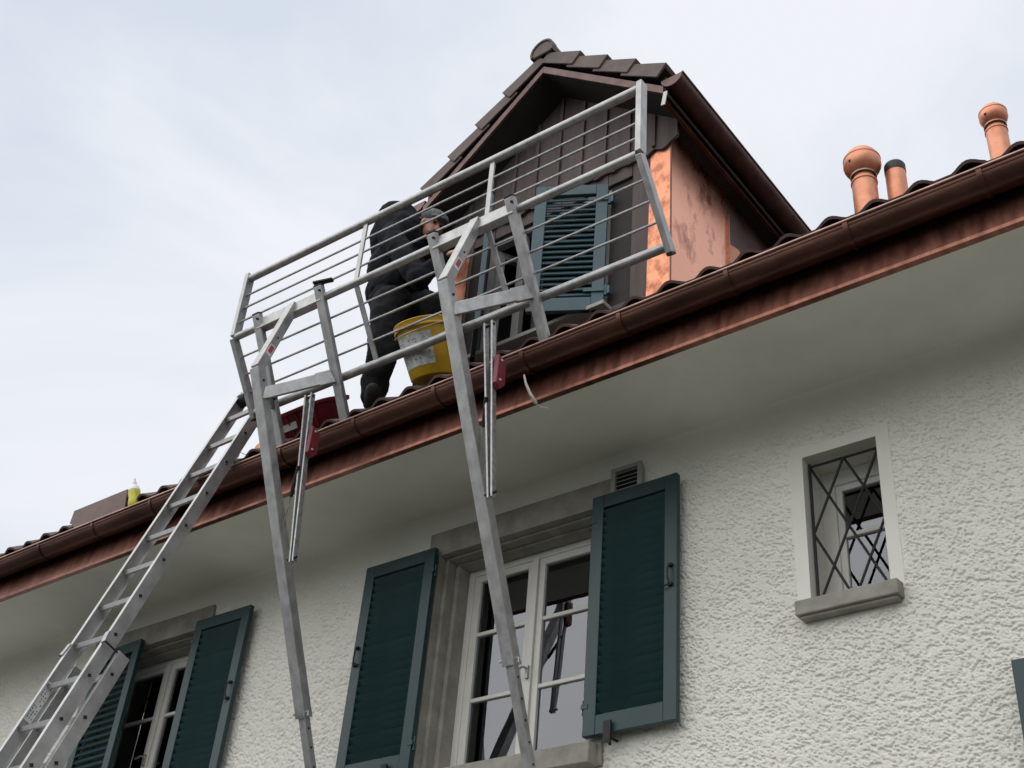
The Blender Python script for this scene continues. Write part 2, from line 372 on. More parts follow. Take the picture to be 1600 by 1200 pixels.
shutter(-4.880, 5.156, SZ0, .585, SH, 1, 180, 'shutter_paint', 23)
shutter(-3.697, 5.156, SZ0, .560, SH, -1, 180, 'shutter_paint', 23)
shutter(-8.310, 5.150, SZ0, .560, SH, 1, 3, 'shutter_paint', 23, 'shutter leaf pulled closed over half the window')
shutter(-7.130, 5.156, SZ0, .570, SH, -1, 180, 'shutter_paint', 23)
shutter(-.957, 5.156, SZ0-1.43, .560, SH, 1, 180, 'shutter_paint', 23)
shutter(.207, 5.156, SZ0-1.43, .560, SH, -1, 180, 'shutter_paint', 23)
for x in (-3.53, -6.95, -5.05, -1.15):
    dz = -1.43 if x > -2 else 0
    k = MB(); k.tube([(x, YW+.01, SZ0-.02+dz), (x, 5.10, SZ0-.025+dz)], .007, 8); k.box(x-.022, x+.022, 5.098, 5.110, SZ0-.055+dz, SZ0+.055+dz); k.tube([(x+.012, 5.104, SZ0-.05+dz), (x+.03, 5.09, SZ0-.075+dz)], .009, 8)
    k.build('shutter_holder', 'iron', house)

# ---- small barred window
def small_window():
    x0, x1, z0, z1 = SWX0, SWX1, SWZ0, SWZ1; yf = YW+.20; c = (x0+x1)/2
    fr = MB(); fw = .075
    fr.box(x0-.02, x0+fw, yf, yf+.06, z0-.05, z1+.02); fr.box(x1-.03, x1+.02, yf, yf+.06, z0-.05, z1+.02)
    fr.box(x0+fw, x1-.03, yf, yf+.06, z1-.085, z1+.02); fr.box(x0+fw, x1-.03, yf, yf+.06, z0-.05, z0+.05)
    win = fr.build('window', 'white_paint', house, smooth=0, bevel=.005)
    sa = MB(); a, b = x0+fw, x1-.03; za, zb_ = z0+.05, z1-.085
    sa.box(a, a+.035, yf+.012, yf+.05, za, zb_); sa.box(b-.02, b, yf+.012, yf+.05, za, zb_); sa.box(a+.035, b-.02, yf+.012, yf+.05, zb_-.035, zb_); sa.box(a+.035, b-.02, yf+.012, yf+.05, za, za+.035)
    sa.build('casement', 'white_paint', win, smooth=0, bevel=.003)
    MB().box(a+.035, b-.02, yf+.010, yf+.046, 3.245, 3.268).build('glazing_bar', 'white_paint', win, smooth=0, bevel=.003)
    for (p, q_) in ((za+.035, 3.245), (3.268, zb_-.035)):
        MB().box(a+.035, b-.02, yf+.028, yf+.032, p, q_).build('pane', 'window_glass', win, smooth=0)
    rv = MB()
    rv.add([(x0, YW-.002, z0), (x0, yf+.03, z0), (x0, yf+.03, z1), (x0, YW-.002, z1)], [(0, 1, 2, 3)])
    rv.add([(x1, YW-.002, z0), (x1, yf+.03, z0), (x1, yf+.03, z1), (x1, YW-.002, z1)], [(0, 1, 2, 3)])
    rv.add([(x0, YW-.002, z1), (x1, YW-.002, z1), (x1, yf+.03, z1), (x0, yf+.03, z1)], [(0, 1, 2, 3)])
    rv.build('reveal', 'smooth_plaster', win, smooth=0)
    bd = MB(); bd.box(x0-.072, x0-.001, YW-.0035, YW+.012, z0-.02, z1+.06); bd.box(x1+.001, x1+.07, YW-.0035, YW+.012, z0-.02, z1+.06); bd.box(x0-.001, x1+.001, YW-.0035, YW+.012, z1+.001, z1+.06)
    bd.build('surround', 'white_render', win, smooth=0, bevel=.0015)
    s = MB(); s.prism([(x0-.055, YW-.075, z0-.070), (x0-.055, YW-.075, z0+.005), (x0-.055, yf+.02, z0+.03), (x0-.055, yf+.02, z0-.070)], (x1-x0+.115, 0, 0))
    s.prism([(x0-.04, YW-.055, z0-.085), (x0-.04, YW-.055, z0-.069), (x0-.04, YW+.01, z0-.069), (x0-.04, YW+.01, z0-.085)], (x1-x0+.085, 0, 0))
    s.build('sill', 'stone', win, smooth=0, bevel=.005)
    gy = YW+.055; X = lambda t: x0+.012+(x1-x0-.024)*t; Z = lambda t: z1-.03-(z1-.03-z0-.012)*t
    gr = MB(); gr.tube([(X(0), gy, Z(-.02)), (X(0), gy, Z(1.02))], .008, 8); gr.tube([(X(0), gy, Z(0)), (X(1), gy, Z(0))], .007, 8); gr.tube([(X(1), gy, Z(-.02)), (X(1), gy, Z(1.02))], .007, 8)
    grille = gr.build('grille', 'iron', win)
    for k, (p, q_) in enumerate((((.5, 0), (0, .5)), ((1, 0), (0, 1)), ((1, .5), (.5, 1)), ((0, 0), (1, 1)), ((.5, 0), (1, .5)), ((0, .5), (.5, 1)))):
        yy = gy+(.007 if k > 2 else -.003)
        MB().tube([(X(p[0]), yy, Z(p[1])), (X(q_[0]), yy, Z(q_[1]))], .0070, 8).build('grille_bar', 'iron', win)
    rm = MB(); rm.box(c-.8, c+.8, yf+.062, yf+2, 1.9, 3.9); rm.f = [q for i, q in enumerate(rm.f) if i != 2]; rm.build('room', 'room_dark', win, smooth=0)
small_window()

# ---- wall vent grille beside the lintel
vx0, vx1, vz0, vz1 = -3.605, -3.395, 3.735, 3.925
m = MB(); yv = YW-.040
m.box(vx0, vx0+.03, yv, YW, vz0, vz1); m.box(vx1-.03, vx1, yv, YW, vz0, vz1); m.box(vx0+.03, vx1-.03, yv, YW, vz1-.03, vz1); m.box(vx0+.03, vx1-.03, yv, YW, vz0, vz0+.02)
vent = m.build('wall_vent', 'grey_paint', house, smooth=0, bevel=.004)
MB().box(vx0+.03, vx1-.03, YW-.020, YW-.012, vz0+.02, vz1-.03).build('vent_back', 'iron', vent, smooth=0)
for i in range(5):
    z = vz0+.04+i*.027
    MB().beam(((vx0+vx1)/2-.075, yv+.012, z), ((vx0+vx1)/2+.075, yv+.012, z), .024, .004, (0, -.6, .8)).build('vent_slat', 'grey_paint', vent, smooth=0)

# ---- eaves: fascia, gutter, brackets
GX = [-13+i*.5 for i in range(33)]
m = MB(); m.sweepx([(YE+.03, ZS-.001), (YE-.012, ZS-.006), (YE-.014, ZS+.012), (YE-.002, ZS+.016), (YE+.030, ZS+.20), (YE+.034, ZS+.30)], GX)
m.build('fascia', 'fascia_copper', house, smooth=25)
GY, GZ, GR = 4.350, 4.205, .082
prof = []
for i in range(0, 25):
    a = math.pi+math.pi*i/24; prof.append((GY+GR*math.cos(a), GZ+GR*math.sin(a)))
prof.append((GY+GR, GZ+.03))
outer = prof; inner = [(GY+(y-GY)*.975, GZ+(z-GZ)*.975) for y, z in prof]
m = MB(); m.sweepx(outer, GX); m.sweepx(inner, GX)
gut = m.build('gutter', 'old_copper', house, smooth=50)
MB().tube([(-13, GY-GR-.002, GZ+.004), (3, GY-GR-.002, GZ+.004)], .0095, 12).build('gutter_bead', 'rim_copper', gut)
MB().tube([(-13, GY-GR+.003, GZ-.020), (3, GY-GR+.003, GZ-.020)], .005, 8).build('gutter_bead', 'old_copper', gut)
for i in range(19):
    x = 1.5-.636*i-.02
    ring = [(GY+(GR+.007)*math.cos(a), GZ+(GR+.007)*math.sin(a)) for a in [math.pi*(1.02+.93*k/14) for k in range(15)]]
    b = MB(); b.sweepx(ring, [x-.012, x+.012]); b.sweepx([(GY+(y-GY)*.94, GZ+(z-GZ)*.94) for y, z in ring], [x-.012, x+.012])
    n = len(ring)
    for e in (x-.012, x+.012): b.sweepx
    b.beam((x, GY-GR+.002, GZ+.006), (x, GY+GR+.04, GZ+.05), .022, .004)
    b.build('gutter_bracket', 'old_copper', gut)

# ---- main roof
PT = R(36); TP = math.tan(PT); EY, EZ = 4.330, 4.276      # lower edge of the eave tiles
def roofz(y): return EZ+(y-EY)*TP
m = MB(); RX = [-13.3, 3.3]
m.sweepx([(YE+.034, ZS+.28), (EY+.06, EZ-.012), (10.3, roofz(10.3)-.055), (16.3, roofz(10.3)-.055-(6*TP))], RX)
roof = m.build('roof', 'dark_tile', house, smooth=0)
TW = .225; TL_ = .42; TEXP = .34
def tile_mesh(name, matn, length=TL_, w=TW):
    pr = []
    for i in range(13):
        t = i/12; h = 0.014
        if t > .34: h = .014+.034*math.sin(math.pi*(t-.34)/.66)**1.3
        if t < .08: h = .014
        pr.append((t*(w+.012)-.006, h))
    vs = [(x, 0, h) for x, h in pr]+[(x, length, h) for x, h in pr]+[(x, 0, h-.016) for x, h in pr]+[(x, length, h-.016) for x, h in pr]
    n = 13; fs = []
    for i in range(n-1): fs += [(i, i+1, n+i+1, n+i), (2*n+i, 3*n+i, 3*n+i+1, 2*n+i+1), (i, 2*n+i, 2*n+i+1, i+1)]
    fs += [(0, n, 3*n, 2*n), (n-1, 3*n-1, 4*n-1, 2*n-1)]
    b = MB(); b.add(vs, fs); return b.mesh(name, matn, 40)
tme = tile_mesh('tile', 'dark_tile')
DORX0, DORX1 = -4.965, -3.110
cnt = 0
for row in range(3):
    y = EY+row*TEXP*math.cos(PT); z = EZ+row*TEXP*math.sin(PT)+.004
    for k in range(int(9.6/TW) if row else int(11.5/TW)):
        x = 1.2-TW*(k+1)-(.5*TW if row % 2 else 0)*0
        if row == 2 and DORX0-.1 < x < DORX1: continue
        inst('tile', tme, roof, (x+random.uniform(-.004, .004), y+random.uniform(-.006, .006), z), (PT+R(-3.2)+random.uniform(-.012, .012), random.uniform(-.015, .015), random.uniform(-.012, .012))); cnt += 1
# the courses further up, never seen from the ground, as one sheet with the same ribs
m = MB(); ys = []
pr = []
nxr = int(16/(TW/6)); xs = [-13.2+i*TW/6 for i in range(nxr)]
for row in range(3, 20):
    ya = EY+row*TEXP*math.cos(PT); za = EZ+row*TEXP*math.sin(PT); yb = ya+TEXP*math.cos(PT); zb = za+TEXP*math.sin(PT)
    if yb > 10.3: break
    hs = [(.006+.04*max(0, math.sin(2*math.pi*(i % 6)/6-2.6))) for i in range(nxr)]
    vs = [(xs[i], ya, za+hs[i]+.03) for i in range(nxr)]+[(xs[i], yb, zb+hs[i]+.004) for i in range(nxr)]
    m.add(vs, [(i, i+1, nxr+i+1, nxr+i) for i in range(nxr-1)])
so = m.build('tile_courses', 'dark_tile', roof); so['kind'] = 'stuff'

# ---- copper roof vents
def roof_vent(p, r, ball, zb, zt, balz, cover):
    m = MB(); m.lathe([(r, zb), (r, zt)] + ([] if cover else [(r*1.07, zt), (r*1.07, zt+.012), (r*.92, zt+.015), (r*.86, zt+.05)]), (p[0], p[1], 0))
    v = m.build('roof_vent', 'pipe_copper', house)
    f = MB(); rz = roofz(p[1])+.05; f.lathe([(r*2.2, rz-.1), (r*1.9, rz+.02), (r*1.05, rz+.10), (r*1.05, rz+.13)], (p[0], p[1], 0)); f.build('vent_flashing', 'pipe_copper', v)
    if cover:
        c = MB(); c.lathe([(r*1.04, zt-.004), (r*1.04, zt+.055), (r*.95, zt+.066), (0, zt+.066)], (p[0], p[1], 0)); c.build('vent_cover', 'black_rubber' if False else 'iron', v)
    else:
        c = MB(); pf = [(r*.80, balz-ball*.80)]
        for i in range(3, 25): a = -math.pi/2+math.pi*i/24; pf.append((ball*math.cos(a)*(1.0 if a < 0 else .985), balz+ball*math.sin(a)*(.92 if a < 0 else 1.12)))
        c.lathe(pf, (p[0], p[1], 0), n=36); b = c.build('vent_cowl', 'pipe_copper', v, smooth=60)
        c = MB(); c.lathe([(ball*.955, balz+.026), (ball*.99, balz+.028), (ball*.985, balz+.038), (ball*.93, balz+.041)], (p[0], p[1], 0), n=36); c.build('cowl_seam', 'pipe_copper', v)
        MB().tube([(p[0]-ball*.3, p[1]-ball*.84, balz-.03), (p[0]-ball*.3, p[1]-ball*.91, balz-.035)], .010, 8).build('screw', 'iron', v)
        c = MB(); c.lathe([(r*1.0, zt+.05), (r*1.06, zt+.055), (r*1.06, zt+.065), (r*.8, zt+.068)], (p[0], p[1], 0)); c.build('vent_collar', 'rim_copper', v)
vp = onY(1352, 300, 5.70)
roof_vent((vp.x, vp.y), .078, .120, roofz(vp.y)-.05, onY(1352, 284, vp.y).z-.02, onY(1347, 258, vp.y).z, False)
vp = onY(1401, 285, 5.80)
roof_vent((vp.x, vp.y), .064, 0, roofz(vp.y)-.05, onY(1401, 270, vp.y).z, 0, True)
vp = onY(1561, 226, 7.10)
roof_vent((vp.x, vp.y), .078, .105, roofz(vp.y)-.05, onY(1561, 203, vp.y).z-.02, onY(1557, 181, vp.y).z, False)

# ------------------------------------------------------------------ dormer (parts of the house)
DY = 5.0; DC = -4.008; DP = R(40); DT = math.tan(DP); RY = 4.70
ZU = 7.170
def under(x): return ZU-DT*abs(x-DC)
# side walls + front ground panel
m = MB()
for x in (DORX0, DORX1): m.add([(x, DY, 4.55), (x, DY, under(x)), (x, 7.6, under(x)), (x, 7.6, 6.3)], [(0, 1, 2, 3)])
dw = m.build('dormer_wall', 'brown_copper', house, smooth=0)
# vertical boards of the front, joints recessed, opening left for the window
OX0, OX1, OZ0, OZ1 = -4.62, -3.585, 5.00, 6.06
ZSC = 6.165
bw = .1935; x = DORX0+.012; k = 0
while x < DORX1-.02:
    xa, xb = x, min(x+bw-.006, DORX1-.004)
    segs = [(4.60, ZSC+.12)]
    if xb > OX0 and xa < OX1: segs = [(4.60, OZ0), (OZ1, ZSC+.12)]
    for (za, zb) in segs:
        yy = DY+random.uniform(0, .003)
        MB().box(xa, xb, yy, yy+.02, za, zb).build('board', 'dormer_wood', dw, smooth=0, bevel=.003)
    x += bw; k += 1
MB().box(DORX0+.01, OX0, DY+.022, DY+.03, 4.6, OZ1).box(OX1, DORX1-.01, DY+.022, DY+.03, 4.6, OZ1).box(DORX0+.01, DORX1-.01, DY+.022, DY+.03, OZ1, under(DORX1)).build('backing', 'dark_wood', dw, smooth=0)
# gable boards above, hanging proud with a scalloped lower edge, joints covered by battens
x = -5.00; bw2 = .1975; i = 0
while x < -3.06:
    xa, xb = x, min(x+bw2-.004, -3.05); n = 8; poly = []
    for q in range(n+1):
        t = q/n; xx = xa+(xb-xa)*t
        zz = ZSC+.028*math.cos(2*math.pi*(xx-DC)/.13)*.5
        if xx > DORX1-.02: zz += .9*min(1, (xx-DORX1+.02)/.12)**2*.16
        if xx < DORX0+.02: zz += .9*min(1, (DORX0+.02-xx)/.12)**2*.16
        poly.append((xx, DY-.026, zz))
    tops = [(xb, DY-.026, max(under(xb)-.002, poly[-1][2]+.01))]
    if xa < DC < xb: tops.append((DC, DY-.026, under(DC)-.002))
    tops.append((xa, DY-.026, max(under(xa)-.002, poly[0][2]+.01)))
    MB().prism(poly+tops, (0, .022, 0)).build('gable_board', 'dormer_wood', dw, smooth=0)
    if xa > DORX0: MB().box(xa-.016, xa+.012, DY-.044, DY-.0265, ZSC+.03, under(xa)-.02).build('batten', 'dormer_wood', dw, smooth=0, bevel=.003)
    x += bw2; i += 1
# copper corner strips and side sheets
def strip(poly, d, matn, name, par=dw): return MB().prism(poly, d).build(name, matn, par, smooth=0)
strip([(-3.285, DY-.006, 4.66), (DORX1+.006, DY-.006, 4.66), (DORX1+.006, DY-.006, 6.30), (-3.262, DY-.006, 6.30)], (0, .005, 0), 'handled_copper', 'corner_flashing')
strip([(DORX0-.006, DY-.006, 4.66), (-4.79, DY-.006, 4.66), (-4.785, DY-.006, 6.02), (DORX0-.006, DY-.006, 6.02)], (0, .005, 0), 'handled_copper', 'corner_flashing')
strip([(DORX1+.001, DY-.0065, 4.66), (DORX1+.001, 5.705, 5.10), (DORX1+.001, 5.705, 6.40), (DORX1+.001, DY-.0065, 6.40)], (.005, 0, 0), 'new_copper', 'side_sheet')
strip([(DORX1+.001, 5.707, 5.10), (DORX1+.001, 7.4, 6.3), (DORX1+.001, 7.4, 6.40), (DORX1+.001, 5.707, 6.40)], (.004, 0, 0), 'brown_copper', 'side_sheet')
MB().box(DORX1+.001, DORX1+.026, 5.700, 5.708, 5.15, 6.10).build('standing_seam', 'rim_copper', dw, smooth=0)
MB().box(DORX1-.002, DORX1+.009, DY-.0095, DY-.006, 4.66, 6.25).build('corner_seam', 'brown_copper', dw, smooth=0)
strip([(DORX1+.006, 5.73, 5.2), (DORX1+.006, 6.05, 5.45), (DORX1+.006, 6.0, 5.78), (DORX1+.006, 5.86, 5.90), (DORX1+.006, 5.73, 5.86)], (.004, 0, 0), 'pipe_copper', 'flashing_patch')
# dormer window: frame, casement, dark room
m = MB(); yf = DY+.03
m.box(OX0-.01, OX0+.05, yf, yf+.06, OZ0, OZ1); m.box(OX1-.05, OX1+.01, yf, yf+.06, OZ0, OZ1); m.box(OX0+.05, OX1-.05, yf, yf+.06, OZ1-.05, OZ1+.01); m.box(OX0+.05, OX1-.05, yf, yf+.06, OZ0-.01, OZ0+.06)
dwin = m.build('dormer_window', 'grey_paint', house, smooth=0, bevel=.004)
m = MB()                                           # one casement stands open inside
M = Matrix.Translation((OX0+.05, yf+.03, OZ0+.06)) @ Matrix.Rotation(R(62), 4, 'Z')
cw, ch = .36, OZ1-OZ0-.12
m.box(0, .055, 0, .045, 0, ch); m.box(cw-.055, cw, 0, .045, 0, ch); m.box(.055, cw-.055, 0, .045, ch-.055, ch); m.box(.055, cw-.055, 0, .045, 0, .06)
m.v = [tuple(M @ Vector(p)) for p in m.v]; m.build('casement', 'grey_paint', dwin, smooth=0, bevel=.003)
m = MB(); c0 = -4.34
m.box(c0-.03, c0+.03, yf+.005, yf+.055, OZ0+.06, OZ1-.05); m.build('mullion', 'grey_paint', dwin, smooth=0, bevel=.004)
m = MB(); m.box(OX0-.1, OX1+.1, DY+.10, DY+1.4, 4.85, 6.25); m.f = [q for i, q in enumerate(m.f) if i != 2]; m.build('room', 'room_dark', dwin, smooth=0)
MB().box(OX0-.05, OX1+.05, DY-.09, DY+.03, OZ0-.035, OZ0-.005).build('sill', 'grey_paint', dwin, smooth=0, bevel=.003)
shutter(-3.570, DY-.040, 4.965, .485, 1.075, -1, 29, 'shutter_paint_lit', 19, 'blue-green louvred shutter, coloured lighter for stronger daylight, standing ajar', False)
shutter(-4.635, DY-.040, 4.965, .485, 1.075, 1, 47, 'shutter_paint_lit', 19, None, False)
for z in (5.12, 5.90):
    k = MB(); k.tube([(-3.565, DY-.03, z-.04), (-3.565, DY-.03, z+.04)], .011, 8); k.box(-3.565, -3.535, DY-.034, DY-.006, z-.03, z+.03); k.beam((-3.565, DY-.048, z), (-3.68, DY-.108, z), .028, .005, (-.45, .9, 0))
    k.build('shutter_hinge', 'shutter_paint_lit', house)
# roof slabs, bargeboards
for sgn in (-1, 1):
    ex = DC+sgn*1.042
    m = MB(); a = (DC, RY+.02, ZU); b = (ex, RY+.02, under(ex))
    m.prism([a, b, (ex, RY+.02, under(ex)+.035), (DC, RY+.02, ZU+.035)], (0, 3.6, 0))
    ds = m.build('dormer_roof', 'dark_wood', house, smooth=0)
    m = MB(); m.prism([(DC, RY-.004, ZU-.004), (ex-sgn*.02, RY-.004, under(ex-sgn*.02)-.004), (ex-sgn*.02, RY-.004, under(ex-sgn*.02)+.066), (DC, RY-.004, ZU+.066)], (0, .022, 0))
    m.build('bargeboard', 'verge_copper', ds, smooth=0, bevel=.003)
    # tiles: verge course with side lappets, then field tiles running back
    sl = Vector((sgn*math.cos(DP), 0, -math.sin(DP))); nrm = Vector((sgn*math.sin(DP), 0, math.cos(DP)))
    exq = .297; vm = None
    for c in range(4):
        low = Vector((DC, 0, ZU))+nrm*.192+sl*((.284+.308*c)); hi = low-sl*.372-nrm*.047
        for col_ in range(13):
            y0 = RY-.03+col_*.225; y1 = y0+.228
            t = MB()
            nn = nrm
            if col_ == 0:
                t.prism([low+nn*.02, hi+nn*.02, hi-nn*.012, low-nn*.012], (0, .2, 0))
                f1 = [low+nn*.0195, low-nn*.098, hi-nn*.075, hi+nn*.0195]; dyv = (0, 0, .016, .016)
                t.add([(p.x, -.018+dv, p.z) for p, dv in zip(f1, dyv)]+[(p.x, dv*.5, p.z) for p, dv in zip(f1, dyv)], [(0, 1, 2, 3), (7, 6, 5, 4), (0, 4, 5, 1), (1, 5, 6, 2), (2, 6, 7, 3), (3, 7, 4, 0)])
                t.v = [(p[0], p[1]+(y0+.018), p[2]) for p in t.v]
                t.build('verge_tile', 'clay_tile', ds, smooth=0, bevel=.004)
            else:
                n_ = 7; top = []
                for q in range(n_+1):
                    tt = q/n_; hh = .02+(.03*math.sin(math.pi*(tt-.5)/.5) if tt > .5 else 0); top.append((tt, hh))
                vs = []
                for base in (low, hi):
                    for (tt, hh) in top: p = base+nn*hh; vs.append((p.x, y0+.2*0+tt*.225, p.z))
                    for (tt, hh) in top: p = base+nn*(hh-.02); vs.append((p.x, y0+tt*.225, p.z))
                N = n_+1; fs = []
                for q in range(n_): fs += [(q, q+1, 2*N+q+1, 2*N+q), (N+q, 3*N+q, 3*N+q+1, N+q+1), (q, N+q, N+q+1, q+1)]
                t.add(vs, fs); t.build('tile', 'clay_tile', ds, smooth=40)
    if sgn > 0: dsr = ds
# ridge tiles
for i in range(9):
    y0 = RY-.045+i*.38; prof_ = []
    r = .104
    t = MB(); n = 12; vs = []
    for (yy, rr) in ((y0, r), (y0+.05, r), (y0+.052, r*.95), (y0+.41, r*.90)):
        for q in range(n+1):
            a = math.pi*(-.12+1.24*q/n); vs.append((DC+rr*1.0*math.cos(a), yy, ZU+.205+rr*math.sin(a)*1.05))
    for (yy, rr) in ((y0+.41, r*.80), (y0, r*.86)):
        for q in range(n+1):
            a = math.pi*(-.12+1.24*q/n); vs.append((DC+rr*math.cos(a), yy, ZU+.205+rr*math.sin(a)*1.05))
    N = n+1; fs = [(j*N+q, j*N+q+1, (j+1)*N+q+1, (j+1)*N+q) for j in range(5) for q in range(n)]+[(5*N+q, 5*N+q+1, q+1, q) for q in range(n)]
    t.add(vs, fs)
    t.build('ridge_tile', 'clay_tile', dsr, smooth=40)
m = MB(); m.prism([(DC+.094*math.cos(math.pi*(-.12+1.24*q/12)), RY-.036, ZU+.205+.099*math.sin(math.pi*(-.12+1.24*q/12))) for q in range(13)], (0, .02, 0)); m.build('ridge_end', 'clay_tile', dsr, smooth=0, bevel=.01)
# dormer eave gutters, with fascia and end caps
for sgn in (-1, 1):
    gx = DC+sgn*1.085; gz = 6.425; gr = .078
    m = MB(); n = 18; ring = [(gx+gr*math.cos(math.pi+math.pi*q/n), gz+gr*math.sin(math.pi+math.pi*q/n)) for q in range(n+1)]
    ring2 = [(gx+(x_-gx)*.96, gz+(z_-gz)*.96) for x_, z_ in ring]
    for rg in (ring, ring2):
        vs = [(x_, y_, z_) for y_ in (RY, 7.3) for x_, z_ in rg]; m.add(vs, [(q, q+1, n+1+q+1, n+1+q) for q in range(n)])
    dg = m.build('dormer_gutter', 'brown_copper', house, smooth=50)  # darker copper than the main gutter: shade on the underside put into colour
    MB().tube([(gx+sgn*gr, RY-.002, gz+.003), (gx+sgn*gr, 7.3, gz+.003)], .009, 10).build('gutter_bead', 'old_copper', dg)
    MB().prism([(x_, RY-.006, z_) for x_, z_ in ring], (0, .005, 0)).build('gutter_end_cap', 'verge_copper', dg, smooth=0)
    fx = DC+sgn*.995
    MB().box(min(fx, fx+sgn*.025), max(fx, fx+sgn*.025), RY+.03, 7.3, 6.270, 6.500).build('dormer_fascia', 'old_copper', dg, smooth=0)
    wx = DORX1 if sgn > 0 else DORX0
    MB().box(min(wx, fx), max(wx, fx), DY+.0, 7.3, 6.295, 6.312).build('dormer_soffit', 'dark_wood', dg, smooth=0)
MB().beam(onY(1040, 143, 4.685), onY(1036, 164, 4.685), .028, .006, (0, 1, 0)).build('flashing_clip', 'white_paint', house, smooth=0)

# ------------------------------------------------------------------ guardrail
GL, GRX = V(-5.825, 3.965, 5.012), V(-2.675, 3.965, 4.945)      # middle rail ends
dirx = (GRX-GL).normalized()
UP1 = V(0, -.006, .505); DN1 = V(0, .287, -.437)
def gp(x, which):
    t = (x-GL.x)/(GRX.x-GL.x); p = GL.lerp(GRX, t)
    return p if which == 1 else p+(UP1 if which == 2 else DN1)
guard = thing('guardrail', (-4.25, 4.25, 4.5), 'bent aluminium guardrail with thin horizontal bars standing along the copper gutter', 'guardrail')
for wh, r, nm in ((2, .026, 'top_rail'), (1, .0245, 'middle_rail'), (0, .0265, 'bottom_rail')):
    MB().tube([gp(GL.x, wh), gp(GRX.x, wh)], r, 16).build(nm, 'aluminium', guard)
for x, e in ((GL.x-.018, -1), (GRX.x+.018, 1)):
    a, b, c = gp(x, 2)+V(0, 0, .035), gp(x, 1), gp(x, 0)+DN1.normalized()*.04
    MB().beam(a, b, .036, .062, (0, 1, 0)).build('end_post', 'aluminium', guard, smooth=0, bevel=.004)
    MB().beam(b+V(0, -.004, -.012), c, .036, .058, (0, 1, 0)).build('end_post', 'aluminium', guard, smooth=0, bevel=.004)
    MB().beam(c+V(0, -.002, 0), c+DN1.normalized()*.012, .032, .054, (0, 1, 0)).build('end_cap', 'black_rubber', guard, smooth=0)
xu1 = onY(563, 400, 3.96).x; xu2 = onY(765, 300, 3.96).x
ups = [xu1, xu2]
for x in ups:
    MB().beam(gp(x, 2), gp(x, 1), .034, .014, (0, 1, 0)).build('upright', 'aluminium', guard, smooth=0, bevel=.002)
    MB().beam(gp(x, 1), gp(x, 0), .034, .014, (0, 1, 0)).build('upright', 'aluminium', guard, smooth=0, bevel=.002)
for a, b in ((2, 1), (1, 0)):
    for t in (.30, .52, .75) if a == 2 else (.27, .50, .73):
        MB().tube([gp(GL.x, a).lerp(gp(GL.x, b), t), gp(GRX.x, a).lerp(gp(GRX.x, b), t)], .0072, 8).build('bar', 'galvanised', guard)

